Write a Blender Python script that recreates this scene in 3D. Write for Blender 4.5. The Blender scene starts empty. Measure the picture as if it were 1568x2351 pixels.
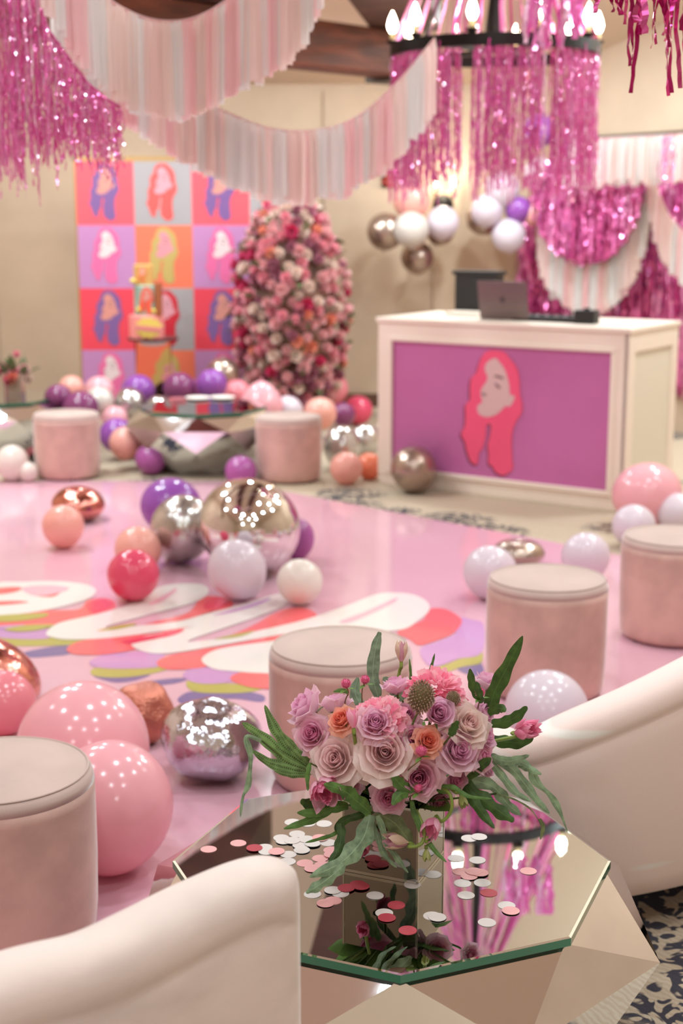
import bpy, math, random
from mathutils import Vector, Matrix
R = random.Random(11)
D = bpy.data
SC = bpy.context.scene
COL = SC.collection
PI = math.pi

# ------------------------------------------------------------ camera, world, lights, exposure
F, CX, CY, PITCH, H = 3265.0, 784.0, 1175.5, math.radians(11.7), 1.65
cam = D.objects.new('camera', D.cameras.new('camera')); COL.objects.link(cam)
cam.location = (0, 0, H); cam.rotation_euler = (PI / 2 - PITCH, 0, 0)
cam.data.sensor_fit = 'VERTICAL'; cam.data.sensor_height = 36.0; cam.data.lens = F / 2351 * 36.0
cam.data.clip_start = .05
cam.data.dof.use_dof = True; cam.data.dof.focus_distance = 2.62; cam.data.dof.aperture_fstop = 3.4
SC.camera = cam
SC.view_settings.view_transform = 'Standard'; SC.view_settings.look = 'None'
SC.view_settings.gamma = 1; SC.view_settings.use_curve_mapping = False
SC.view_settings.exposure = -0.3
SC.cycles.max_bounces = 8; SC.cycles.diffuse_bounces = 4; SC.cycles.glossy_bounces = 6; SC.cycles.transmission_bounces = 6
SC.cycles.sample_clamp_indirect = 4.0
SC.cycles.caustics_reflective = False; SC.cycles.caustics_refractive = False
w = D.worlds.new('world'); SC.world = w; w.use_nodes = True
w.node_tree.nodes['Background'].inputs[0].default_value = (1, .9, .8, 1)
w.node_tree.nodes['Background'].inputs[1].default_value = .35

def area(loc, size, power, col=(1, .92, .84), disk=False, tilt=(0, 0, 0), sy=None):
    l = D.lights.new('unseen_ceiling_light', 'AREA'); l.energy = power; l.color = col; l.size = size
    l.shape = 'DISK' if disk else 'RECTANGLE'
    if not disk: l.size_y = sy or size
    o = D.objects.new('unseen_ceiling_light', l); COL.objects.link(o); o.location = loc; o.rotation_euler = tilt
    return o
LW = (.85, .985, 1.02)  # colour of the unseen disc lights added under the ceiling to light the room
for (x, y) in ((-2.0, .6), (.2, .4), (2.2, .8), (-1.1, 2.2), (1.2, 2.4), (-2.6, 3.6), (.1, 4.0), (2.8, 3.9), (-1.5, 5.4), (1.3, 5.6), (-3.0, 6.6), (3.0, 6.6)):
    area((x, y, 4.3), .3, 26 if y < 3 else 39, col=LW, disk=True)
for (x, y, z) in ((-2.9, 8.6, 3.7), (-2.1, 8.2, 3.75), (2.5, 9.6, 3.4), (-2.2, 10.6, 3.15), (-.4, 10.6, 3.15), (1.2, 10.8, 3.1), (2.9, 8.4, 3.7)):
    area((x, y, z),   .24, 54, col=LW, disk=True)
for (x, y, z, e) in ((-1.5, -1.6, 3.2, 68), (1.6, -1.6, 3.2, 68), (-3.6, 5.0, 3.5, 40), (3.6, 6.0, 3.5, 40), (-2.7, 8.4, 3.1, 110), (2.8, 8.2, 3.1, 90)):
    l = D.lights.new('unseen_fill_light', 'POINT'); l.energy = e; l.color = LW; l.shadow_soft_size = .16  # unseen fill points added in mid-air to brighten ceiling and fronts
    o = D.objects.new('unseen_fill_light', l); COL.objects.link(o); o.location = (x, y, z)

# ------------------------------------------------------------ projection of the photograph's pixels into the room
def ray(x, y):
    u = (x - CX) / F; v = -(y - CY) / F
    return Vector((u, math.cos(PITCH) + v * math.sin(PITCH), -math.sin(PITCH) + v * math.cos(PITCH)))
EYE = Vector((0, 0, H))
def at_z(x, y, z=0.0):
    d = ray(x, y); return EYE + d * ((z - H) / d.z)
def at_y(x, y, Y):
    d = ray(x, y); return EYE + d * (Y / d.y)
def on_plane(x, y, p, n):
    d = ray(x, y); return EYE + d * ((p - EYE).dot(n) / d.dot(n))

# ------------------------------------------------------------ materials
def lin(c):
    return tuple(((v / 255) / 12.92 if v / 255 <= .04045 else ((v / 255 + .055) / 1.055) ** 2.4) for v in c) + (1,)
_M = {}
def mat(name, c, rough=.5, metal=0, spec=.5, sheen=0, trans=0, bump=0, bscale=200, var=0, vscale=6, coat=0, translucent=0, emit=0, vstretch=(1, 1, 1), ior=None, sheen_rough=.3):
    if name in _M: return _M[name]
    m = D.materials.new(name); m.use_nodes = True; nt = m.node_tree; b = nt.nodes['Principled BSDF']
    I = b.inputs
    I['Base Color'].default_value = lin(c); I['Roughness'].default_value = rough; I['Metallic'].default_value = metal
    I['Specular IOR Level'].default_value = spec; I['Sheen Weight'].default_value = sheen; I['Sheen Roughness'].default_value = sheen_rough
    I['Transmission Weight'].default_value = trans; I['Coat Weight'].default_value = coat
    if ior: I['IOR'].default_value = ior
    if emit:
        I['Emission Color'].default_value = lin(c); I['Emission Strength'].default_value = emit
    N = nt.nodes; L = nt.links
    def coord():
        t = N.new('ShaderNodeTexCoord'); mp = N.new('ShaderNodeMapping'); mp.inputs['Scale'].default_value = vstretch
        L.new(t.outputs['Object'], mp.inputs[0]); return mp
    if var:
        nz = N.new('ShaderNodeTexNoise'); nz.inputs['Scale'].default_value = vscale; nz.inputs['Detail'].default_value = 4
        L.new(coord().outputs[0], nz.inputs[0])
        mx = N.new('ShaderNodeMix'); mx.data_type = 'RGBA'
        c1 = [max(0, v * (1 - var)) for v in c]; c2 = [min(255, v * (1 + var)) for v in c]
        mx.inputs[6].default_value = lin(c1); mx.inputs[7].default_value = lin(c2)
        rp = N.new('ShaderNodeMapRange'); rp.inputs[1].default_value = .35; rp.inputs[2].default_value = .65
        L.new(nz.outputs[0], rp.inputs[0]); L.new(rp.outputs[0], mx.inputs[0]); L.new(mx.outputs[2], I['Base Color'])
    if bump:
        nb = N.new('ShaderNodeTexNoise'); nb.inputs['Scale'].default_value = bscale; nb.inputs['Detail'].default_value = 2
        t = N.new('ShaderNodeTexCoord'); L.new(t.outputs['Object'], nb.inputs[0])
        bp = N.new('ShaderNodeBump'); bp.inputs['Strength'].default_value = bump; bp.inputs['Distance'].default_value = .01
        L.new(nb.outputs[0], bp.inputs['Height']); L.new(bp.outputs[0], I['Normal'])
    if translucent:
        tr = N.new('ShaderNodeBsdfTranslucent'); tr.inputs[0].default_value = lin(c)
        ms = N.new('ShaderNodeMixShader'); ms.inputs[0].default_value = translucent
        out = N['Material Output']; L.new(b.outputs[0], ms.inputs[1]); L.new(tr.outputs[0], ms.inputs[2]); L.new(ms.outputs[0], out.inputs[0])
        if var: L.new(mx.outputs[2], tr.inputs[0])
    _M[name] = m; return m

# ------------------------------------------------------------ object helpers
def mesh(name, verts, faces, m=None, smooth=True, uvs=None):
    me = D.meshes.new(name); me.from_pydata([tuple(v) for v in verts], [], faces)
    if m:
        for q in (m if isinstance(m, (list, tuple)) else [m]): me.materials.append(q)
    if smooth: me.polygons.foreach_set('use_smooth', [True] * len(me.polygons))
    if uvs:
        uv = me.uv_layers.new(name='UVMap')
        for lp in me.loops: uv.data[lp.index].uv = uvs[lp.vertex_index]
    me.update(); return me
def ob(name, me, parent=None, loc=None, rot=None, scale=None, m=None, matrix=None):
    o = D.objects.new(name, me); COL.objects.link(o)
    if parent is not None: o.parent = parent
    if matrix is not None: o.matrix_local = matrix
    else:
        if loc is not None: o.location = loc
        if rot is not None: o.rotation_euler = rot
        if scale is not None: o.scale = scale if hasattr(scale, '__len__') else (scale,) * 3
    if m is not None:
        o.material_slots[0].link = 'OBJECT'; o.material_slots[0].material = m
    return o
def tag(o, label, cat, group=None, kind=None):
    if label: o['label'] = label
    if cat: o['category'] = cat
    if group: o['group'] = group
    if kind: o['kind'] = kind
    return o
def thing(name, label, cat, loc=(0, 0, 0), rot=(0, 0, 0), group=None, scale=1):
    o = D.objects.new(name, None); COL.objects.link(o); o.empty_display_size = .05
    o.location = loc; o.rotation_euler = rot; o.scale = (scale,) * 3
    return tag(o, label, cat, group)
class MB:
    def __init__(s): s.v = []; s.f = []
    def add(s, vs, fs):
        n = len(s.v); s.v += [tuple(v) for v in vs]; s.f += [tuple(i + n for i in f) for f in fs]; return s
    def box(s, a, b, M=None):
        (x0, y0, z0), (x1, y1, z1) = a, b
        vs = [Vector(p) for p in ((x0, y0, z0), (x1, y0, z0), (x1, y1, z0), (x0, y1, z0), (x0, y0, z1), (x1, y0, z1), (x1, y1, z1), (x0, y1, z1))]
        if M: vs = [M @ v for v in vs]
        return s.add(vs, [(0, 3, 2, 1), (4, 5, 6, 7), (0, 1, 5, 4), (1, 2, 6, 5), (2, 3, 7, 6), (3, 0, 4, 7)])
    def lathe(s, prof, n=32, o=(0, 0, 0), cap=True):
        o = Vector(o); vs = []; fs = []
        for (r, z) in prof:
            for i in range(n):
                a = 2 * PI * i / n; vs.append(o + Vector((r * math.cos(a), r * math.sin(a), z)))
        for j in range(len(prof) - 1):
            for i in range(n):
                k = (i + 1) % n; fs.append((j * n + i, j * n + k, (j + 1) * n + k, (j + 1) * n + i))
        if cap:
            fs.append(tuple(reversed(range(n)))); fs.append(tuple(range((len(prof) - 1) * n, len(prof) * n)))
        return s.add(vs, fs)
    def tube(s, pts, r, n=6):
        pts = [Vector(p) for p in pts]; rs = r if hasattr(r, '__len__') else [r] * len(pts)
        vs = []; fs = []; up = Vector((0, 0, 1))
        for i, p in enumerate(pts):
            t = (pts[min(i + 1, len(pts) - 1)] - pts[max(i - 1, 0)]).normalized()
            a = t.cross(up if abs(t.dot(up)) < .95 else Vector((1, 0, 0))).normalized(); b = t.cross(a)
            for k in range(n):
                q = 2 * PI * k / n; vs.append(p + (a * math.cos(q) + b * math.sin(q)) * rs[i])
        for j in range(len(pts) - 1):
            for k in range(n):
                l = (k + 1) % n; fs.append((j * n + k, j * n + l, (j + 1) * n + l, (j + 1) * n + k))
        fs.append(tuple(range(n))); fs.append(tuple(reversed(range((len(pts) - 1) * n, len(pts) * n))))
        return s.add(vs, fs)
    def me(s, name, m, smooth=False): return mesh(name, s.v, s.f, m, smooth)
def catmull(pts, k=5, closed=False):
    pts = [Vector(p) for p in pts]; n = len(pts); out = []
    rng = range(n if closed else n - 1)
    for i in rng:
        if closed: p0, p1, p2, p3 = pts[i - 1], pts[i], pts[(i + 1) % n], pts[(i + 2) % n]
        else: p0, p1, p2, p3 = pts[max(i - 1, 0)], pts[i], pts[i + 1], pts[min(i + 2, n - 1)]
        for j in range(k):
            t = j / k
            out.append(.5 * ((2 * p1) + (p2 - p0) * t + (2 * p0 - 5 * p1 + 4 * p2 - p3) * t * t + (3 * p1 - p0 - 3 * p2 + p3) * t ** 3))
    if not closed: out.append(pts[-1])
    return out
def bevel(o, wdt=.004, seg=2):
    b = o.modifiers.new('bevel', 'BEVEL'); b.width = wdt; b.segments = seg; b.limit_method = 'ANGLE'; return o
def look(axis, up=Vector((0, 0, 1)), spin=0.0):
    """rotation matrix whose z column is AXIS"""
    z = Vector(axis).normalized(); x = up.cross(z)
    if x.length < 1e-3: x = Vector((1, 0, 0))
    x.normalize(); y = z.cross(x)
    return Matrix((x, y, z)).transposed().to_4x4() @ Matrix.Rotation(spin, 4, 'Z')

# ------------------------------------------------------------ the room shell
WALL = mat('beige_wall', (198, 174, 150), .85, bump=.05, bscale=90, var=.03, vscale=2)
CEIL = mat('cream_ceiling', (216, 196, 172), .9)
def carpet_mat():
    m = D.materials.new('patterned_carpet'); m.use_nodes = True; nt = m.node_tree; N = nt.nodes; L = nt.links; b = N['Principled BSDF']
    b.inputs['Roughness'].default_value = .95; b.inputs['Specular IOR Level'].default_value = .1
    t = N.new('ShaderNodeTexCoord')
    def noise(scale, det=2, dist=0):
        n = N.new('ShaderNodeTexNoise'); n.inputs['Scale'].default_value = scale; n.inputs['Detail'].default_value = det
        n.inputs['Distortion'].default_value = dist; L.new(t.outputs['Object'], n.inputs[0]); return n
    def ramp(src, a, bb):
        r = N.new('ShaderNodeMapRange'); r.inputs[1].default_value = a; r.inputs[2].default_value = bb; L.new(src, r.inputs[0]); return r
    vo = N.new('ShaderNodeTexVoronoi'); vo.feature = 'DISTANCE_TO_EDGE'; vo.inputs['Scale'].default_value = 13
    mp = N.new('ShaderNodeMapping'); mp.inputs['Rotation'].default_value = (0, 0, .8); mp.inputs['Scale'].default_value = (1, 1.6, 1)
    L.new(t.outputs['Object'], mp.inputs[0]); L.new(mp.outputs[0], vo.inputs[0])
    acc = ramp(noise(1.15, 1).outputs[0], .60, .64).outputs[0]
    for (cx_, cy_, cr_) in ((.80, 3.02, .44), (.62, 7.72, .26), (.82, 7.45, .2), (.05, 8.5, .24), (.35, 8.0, .12), (.62, 2.3, .12)):
        dn_ = N.new('ShaderNodeVectorMath'); dn_.operation = 'DISTANCE'; L.new(t.outputs['Object'], dn_.inputs[0]); dn_.inputs[1].default_value = (cx_, cy_, 0)
        rr_ = ramp(dn_.outputs['Value'], cr_, cr_ * .8); mxx = N.new('ShaderNodeMath'); mxx.operation = 'MAXIMUM'; L.new(acc, mxx.inputs[0]); L.new(rr_.outputs[0], mxx.inputs[1]); acc = mxx.outputs[0]
    scroll = ramp(noise(13, 1, 2.2).outputs[0], .55, .53); scroll.inputs[1].default_value = .47; scroll.inputs[2].default_value = .52
    mu = N.new('ShaderNodeMath'); mu.operation = 'MULTIPLY'; L.new(scroll.outputs[0], mu.inputs[0]); mu.inputs[1].default_value = .92
    m2 = N.new('ShaderNodeMath'); m2.operation = 'MULTIPLY'; L.new(mu.outputs[0], m2.inputs[0]); L.new(acc, m2.inputs[1])
    rib = N.new('ShaderNodeTexWave'); rib.inputs['Scale'].default_value = 18; rib.inputs['Distortion'].default_value = 5; rib.inputs['Detail Scale'].default_value = 2
    mp2 = N.new('ShaderNodeMapping'); mp2.inputs['Rotation'].default_value = (0, 0, -.75); L.new(t.outputs['Object'], mp2.inputs[0]); L.new(mp2.outputs[0], rib.inputs[0])
    a = N.new('ShaderNodeMix'); a.data_type = 'RGBA'; a.inputs[6].default_value = lin((186, 166, 144)); a.inputs[7].default_value = lin((196, 180, 160)); L.new(rib.outputs[0], a.inputs[0])
    c = N.new('ShaderNodeMix'); c.data_type = 'RGBA'; L.new(a.outputs[2], c.inputs[6]); c.inputs[7].default_value = lin((40, 44, 64)); L.new(m2.outputs[0], c.inputs[0])
    L.new(c.outputs[2], b.inputs['Base Color'])
    bp = N.new('ShaderNodeBump'); bp.inputs['Strength'].default_value = .5; bp.inputs['Distance'].default_value = .01
    L.new(noise(220).outputs[0], bp.inputs['Height']); L.new(bp.outputs[0], b.inputs['Normal']); return m
def struct(name, me):
    o = ob(name, me); o['kind'] = 'structure'; return o
struct('floor', MB().box((-5, -3, -.1), (5.5, 13, 0)).me('floor', carpet_mat()))
WY = 12.6
struct('wall_back', MB().box((-5, WY, 0), (1.75, WY + .15, 4.6)).me('wall', WALL))
WP = Vector((1.6, 12.6, 0)); WD = Vector((.56, -.83, 0)).normalized(); WN = Vector((WD.y, -WD.x, 0))
def wallpt(x, y, off=.0):
    return on_plane(x, y, WP + WN * off, WN)
Mw = Matrix.Translation(WP) @ Matrix.Rotation(math.atan2(WD.y, WD.x), 4, 'Z')
struct('wall_right', MB().box((0, 0, 0), (7, .15, 4.6), Mw).me('wall', WALL))
struct('wall_left', MB().box((-5.1, -3, 0), (-5, 12.7, 4.6)).me('wall', WALL))
struct('wall_side', MB().box((5.5, -3, 0), (5.6, 8, 4.6)).me('wall', WALL))
struct('wall_front', MB().box((-5, -3.1, 0), (5.5, -3, 4.6)).me('wall', WALL))
c = MB(); c.add([(-5, 12.75, 2.72), (6, 12.75, 2.72), (6, 6.2, 4.5), (-5, 6.2, 4.5), (6, -3, 4.5), (-5, -3, 4.5)], [(0, 1, 2, 3), (3, 2, 4, 5)])
struct('ceiling', c.me('ceiling', CEIL))
# slightly proud upholstered wall panels on the back wall
for i in range(7):
    x0 = -4.9 + i * .95
    p = MB().box((x0, WY - .02, .12), (x0 + .93, WY, 2.7)).me('panel', WALL)
    o = ob('wall_panel', p, D.objects['wall_back'])
struct('baseboard_back', MB().box((-5, WY - .035, 0), (1.6, WY - .02, .12)).me('bb', mat('dark_wood_trim', (92, 60, 42), .5)))
# beams
WOOD = mat('brown_beam_wood', (104, 56, 38), .6, var=.22, vscale=3, vstretch=(1, 1, 6), bump=.15, bscale=30)
DARKW = mat('dark_beam_wood', (84, 60, 48), .6, var=.15, vscale=3)
IRON = mat('black_iron', (38, 34, 32), .45, metal=.6)
J = Vector((.33, 9.5, 2.67))
def beam(p, q, hw, hh, m, nm, lab):
    p = Vector(p); q = Vector(q); d = (q - p); L_ = d.length
    M = Matrix.Translation(p) @ look(d)
    o = thing(nm, lab, 'beam', p); b = MB().box((-hw, -hh, 0), (hw, hh, L_), look(d)); x = ob('timber', b.me('timber', m), o); bevel(x, .01)
    return o
def lbeam(p, q, hw, z0, z1, m, nm, lab):
    p = Vector(p); q = Vector(q); a = math.atan2(q.y - p.y, q.x - p.x)
    o = thing(nm, lab, 'beam', p, (0, 0, a)); b = MB().box((0, -hw, z0 - p.z), ((q - p).length, hw, z1 - p.z)); bevel(ob('timber', b.me('timber', m), o), .01); return o
b1 = lbeam((.38, 9.66, 2.6), (-4.9, 4.0, 2.6), .13, 2.54, 2.81, WOOD, 'ceiling_beam', 'reddish brown timber ceiling beam running off to the left')
lbeam((-.66, 8.5, 2.6), (-1.25, 4.4, 2.6), .22, 2.82, 3.1, DARKW, 'ceiling_beam', 'dark brown timber beam overhead above the ribbon garlands')
b2 = lbeam((.42, 9.6, 2.6), (-.2, 4.4, 2.6), .22, 2.82, 3.1, DARKW, 'ceiling_beam', 'dark brown timber beam coming forward overhead from the chandelier corner')
pl = MB().box((-.05, -.16, -.09), (.16, .16, .19)); ob('metal_plate', pl.me('plate', mat('grey_iron', (72, 66, 58), .5, metal=.3)), b1)
# air vent
v = thing('ceiling_vent', 'grey slatted air vent high on the wall behind the chandelier', 'vent', wallpt(1352, 28, .02), (0, 0, math.atan2(WD.y, WD.x)))
VG = mat('vent_grey', (190, 182, 170), .5); ob('vent_frame', MB().box((-.5, -.02, -.12), (.5, .02, -.09)).box((-.5, -.02, .09), (.5, .02, .12)).box((-.5, -.02, -.12), (-.46, .02, .12)).box((.46, -.02, -.12), (.5, .02, .12)).me('vf', VG), v)
sl = MB().box((-.46, -.015, -.012), (.46, .015, .012), Matrix.Rotation(.6, 4, 'X')).me('slat', mat('vent_slat', (120, 112, 104), .5))
for k in range(5): ob('slat', sl, v, (0, 0, -.07 + .035 * k))
# curtain rod along the angled wall
a, b = wallpt(1300, 321.5, .06), wallpt(1700, 298, .06)
z = (a.z + b.z) / 2
rod = thing('curtain_rod', 'thin dark rod across the wall that the fringe curtain hangs from', 'rod', (a.x, a.y, z))
ob('pole', MB().tube([(0, 0, 0), (b.x - a.x, b.y - a.y, 0)], .021, 10).me('pole', mat('dark_bronze', (52, 34, 26), .5), True), rod)
RODZ = z

# ------------------------------------------------------------ the pink dance floor and its printed lettering
PINK = mat('glossy_pink_vinyl', (220, 170, 186), .13, coat=.3, var=.012, vscale=1.2)
dfp = [(-4.9, 8.95), (-.72, 8.92), (1.04, 7.24), (3.6, 4.7), (1.0, 3.85), (.25, 3.25), (-.2, 2.75), (-2.2, .2), (-4.9, .2)]
df = thing('dance_floor', 'glossy pink vinyl dance floor with bright looping printed lettering', 'dance floor', (0, 5, 0))
n = len(dfp)
dv = [(x, y - 5, 0.0005) for x, y in dfp] + [(x, y - 5, .004) for x, y in dfp]
ob('vinyl_sheet', mesh('vinyl', dv, [tuple(range(n, 2 * n))[::-1]] + [(i, (i + 1) % n, n + (i + 1) % n, n + i) for i in range(n)], PINK, False), df)
def decal(pts, c, lay):
    P = [at_z(x, y, .004) for x, y in catmull([(x, y, 0) for x, y in pts], 5, True) for x, y in [(x, y)]] if False else [at_z(p.x, p.y, .004) for p in catmull([(x, y, 0) for x, y in pts], 5, True)]
    zz = .004 + .0006 * lay
    cols = dict(w=(236, 226, 222), c=(240, 98, 104), l=(196, 142, 196), o=(178, 168, 78), n=(116, 96, 150), p=(236, 178, 194), r=(228, 60, 90))
    m = mat('print_' + c, cols[c], .16, coat=.3)
    ob('printed_shape', mesh('printed_shape', [(p.x, p.y - 5, zz) for p in P], [tuple(range(len(P)))], m, False), df)
for c, lay, S in (
 ('n', 1, [[(50,1500),(100,1488),(155,1482),(175,1492),(155,1503),(120,1507),(70,1510)], [(215,1552),(280,1555),(345,1549),(310,1563),(260,1567)], [(320,1568),(400,1557),(430,1560),(400,1570),(350,1574)], [(408,1610),(415,1598),(440,1588),(500,1590),(560,1588),(605,1597),(600,1612),(540,1605),(480,1608),(430,1618)], [(1050,1532),(1098,1516),(1110,1550),(1070,1548)], [(640,1530),(760,1500),(700,1540)]]),
 ('o', 2, [[(-10,1460),(40,1466),(120,1464),(215,1466),(170,1480),(80,1484),(20,1483),(-10,1478)], [(208,1545),(222,1534),(300,1532),(400,1530),(345,1548),(280,1556),(225,1554)], [(428,1572),(440,1562),(520,1570),(610,1575),(570,1590),(480,1592),(440,1586)], [(985,1540),(1040,1520),(1100,1492),(1105,1522),(1060,1532),(1020,1545)]]),
 ('l', 3, [[(-10,1440),(50,1438),(115,1448),(112,1466),(50,1468),(-10,1462)], [(205,1523),(230,1507),(300,1498),(360,1496),(378,1510),(365,1531),(300,1536),(230,1534)], [(420,1552),(440,1536),(500,1534),(550,1545),(535,1565),(480,1571),(440,1566)], [(1055,1420),(1085,1424),(1110,1436),(1105,1500),(1050,1514),(1000,1532),(975,1520),(965,1490),(1010,1472),(1045,1455)]]),
 ('c', 4, [[(-10,1408),(20,1405),(100,1402),(180,1400),(200,1380),(240,1374),(264,1384),(258,1402),(210,1414),(130,1434),(60,1437),(-10,1440)], [(153,1493),(180,1474),(260,1462),(350,1455),(430,1440),(440,1452),(400,1466),(330,1478),(310,1492),(250,1502),(180,1504)], [(345,1432),(430,1408),(462,1374),(500,1370),(532,1378),(530,1394),(485,1406),(400,1428)], [(360,1522),(385,1507),(450,1494),(560,1474),(660,1452),(700,1448),(640,1470),(540,1500),(480,1530),(420,1538),(375,1536)], [(530,1562),(545,1547),(600,1543),(660,1545),(660,1580),(580,1580)], [(590,1432),(640,1404),(690,1396),(724,1408),(722,1428),(660,1448),(560,1468),(470,1482),(540,1455)], [(912,1452),(970,1425),(985,1400),(1020,1399),(1050,1414),(1060,1430),(1040,1455),(1000,1472),(962,1482),(940,1468)]]),
 ('w', 5, [[(-20,1345),(60,1337),(140,1336),(200,1344),(221,1358),(205,1375),(160,1390),(110,1401),(50,1410),(-20,1412)], [(106,1455),(135,1432),(220,1412),(300,1388),(350,1355),(400,1342),(455,1342),(478,1353),(470,1372),(435,1388),(370,1405),(300,1424),(240,1442),(330,1437),(420,1424),(500,1404),(570,1385),(640,1364),(668,1368),(655,1384),(560,1412),(480,1432),(360,1452),(250,1466),(160,1470),(118,1464)], [(302,1482),(330,1463),(400,1449),(470,1432),(540,1408),(600,1384),(640,1368),(664,1374),(652,1392),(600,1414),(520,1442),(430,1474),(500,1468),(600,1448),(700,1424),(790,1394),(860,1367),(905,1362),(950,1367),(980,1383),(985,1403),(962,1425),(925,1446),(850,1452),(700,1452),(600,1466),(500,1484),(400,1500),(340,1500)], [(463,1518),(480,1500),(520,1488),(600,1477),(720,1465),(720,1545),(600,1547),(540,1543),(490,1537)]]),
 ('p', 6, [[(50,1352),(100,1345),(158,1350),(135,1364),(80,1370)], [(340,1388),(390,1360),(400,1352),(405,1358),(370,1385)], [(780,1428),(840,1405),(905,1376),(906,1384),(850,1412),(800,1432)]]),
 ('c', 6, [[(-10,1353),(40,1349),(50,1354),(30,1362),(-10,1366)], [(-10,1383),(40,1381),(66,1384),(30,1389),(-10,1391)], [(85,1370),(110,1368),(138,1362),(120,1372)], [(330,1436),(420,1418),(500,1399),(420,1426)]]),
 ('o', 6, [[(222,1450),(270,1438),(312,1433),(300,1440),(260,1448)], [(490,1470),(540,1458),(585,1450),(550,1464)], [(10,1446),(60,1437),(125,1436),(90,1448),(40,1452)], [(-10,1416),(50,1411),(108,1410),(100,1419),(40,1428),(-10,1428)]]),
 ('l', 6, [[(620,1374),(560,1394),(490,1414),(540,1406),(600,1388)], [(-10,1440),(60,1436),(0,1446)]]),
 ('r', 6, [[(200,1388),(236,1376),(260,1388),(240,1402),(210,1408)], [(280,1474),(340,1462),(420,1446),(400,1460),(330,1474),(300,1480)], [(470,1385),(500,1371),(528,1382),(500,1398),(470,1400)]])):
    for i, S1 in enumerate(S): decal(S1, c, lay + i * .04)

# ------------------------------------------------------------ velvet stools
VEL = mat('dusty_pink_velvet', (200, 162, 152), .85, spec=.15, sheen=.7, var=.06, vscale=7, bump=.06, bscale=300)
VELT = mat('dusty_pink_velvet_lit_top', (196, 172, 164), .85, spec=.15, sheen=.9, var=.03, vscale=5, bump=.06, bscale=300)  # light from above put into the seat colour, paler than the body
def stool(x, y, label, lift=0, hh=.415, r=.212):
    s = thing('velvet_stool', label, 'stool', (x, y, lift), (0, 0, R.random() * 6), 'velvet stools around the dance floor')
    body = [(r * .93, .012), (r * .965, .03), (r * .985, .08), (r, .2), (r * 1.0, hh - .06), (r * .998, hh - .035)]
    ob('body', MB().lathe(body, 56).me('body', VEL, True), s)
    top = [(r * .998, hh - .035), (r * .985, hh - .019), (r * .955, hh - .007), (r * .90, hh - .001), (r * .6, hh + .006), (r * .02, hh + .008)]
    ob('seat', MB().lathe(top, 56).me('seat', VELT, True), s)
    pip = [(r * .935 + .0028 * math.cos(t + PI / 2), hh - .003 + .003 * math.sin(t + PI / 2)) for t in [k * PI / 4 - PI / 2 for k in range(5)]]
    ob('piping', MB().lathe(pip, 56, cap=False).me('piping', VELT, True), s)
    for k in range(4):
        q = PI / 4 + k * PI / 2; ob('foot', MB().lathe([(.012, 0), (.015, .013)], 10).me('foot', IRON), s, (math.cos(q) * r * .8, math.sin(q) * r * .8, 0))
    return s
stool(-1.775, 9.10, 'pink velvet stool at the far left edge of the dance floor', .004)
stool(-.338, 9.0, 'pink velvet stool beside the far mirrored table, near the flower column')
stool(.722, 4.83, 'pink velvet stool with a pale top standing between the flowers and the booth', .004)
stool(1.325, 5.50, 'pink velvet stool cut off by the right edge of the photo', .004)
stool(-.003, 4.02, 'pink velvet stool standing directly behind the flower vase', .005)
stool(-.785, 3.06, 'pink velvet stool nearest the camera on the left, beside pink balloons', .005, r=.218)

# ------------------------------------------------------------ balloons
def balloon_mesh(kind):
    vs = []; fs = []; n, mm = 40, 26
    for j in range(mm + 1):
        th = PI * j / mm; z = math.cos(th); r = math.sin(th)
        if kind == 'latex' and z < 0: r *= 1 - .05 * (-z) ** 1.5; z *= 1.07
        if kind == 'pear' and z < 0:
            k = (-z); r *= (1 - .22 * k ** 1.4); z *= 1.28
        for i in range(n):
            ph = 2 * PI * i / n; rr = r
            zz = z
            if kind == 'foil':
                s = abs(math.sin(th)) ** 6; rr = abs(r) ** .82 * (1 + .018 * math.sin(ph * 10 + 2 * math.sin(3 * ph)) * s)
                zz = math.copysign(abs(z) ** 1.05, z) * (1 - .16 * math.exp(-(r / .22) ** 2)) + .012 * math.sin(ph * 7) * s
                if j == mm // 2: rr *= 1.02
            if kind == 'star':
                g = (1 - abs(z)) ; rr = r * (1 + .05 * math.cos(ph * 5) + .02 * math.sin(ph * 13 + 1) * abs(math.cos(th)))
                zz = z * (1 - .12 * math.exp(-(r / .3) ** 2))
            if kind == 'orb': rr = r * (1 - .012 * abs(math.cos(ph * 2)) ** 30 * 1.0)
            vs.append((rr * math.cos(ph), rr * math.sin(ph), zz))
    for j in range(mm):
        for i in range(n):
            k = (i + 1) % n; fs.append((j * n + i, (j + 1) * n + i, (j + 1) * n + k, j * n + k))
    return mesh('balloon_' + kind, vs, fs, _M['beige_wall'])
BM = {k: balloon_mesh(k) for k in ('latex', 'pear', 'foil', 'star', 'orb')}
KN = MB().lathe([(.02, 0), (.06, -.03), (.035, -.06), (.075, -.12), (.09, -.15)], 12).me('knot', _M['beige_wall'], True)
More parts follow.
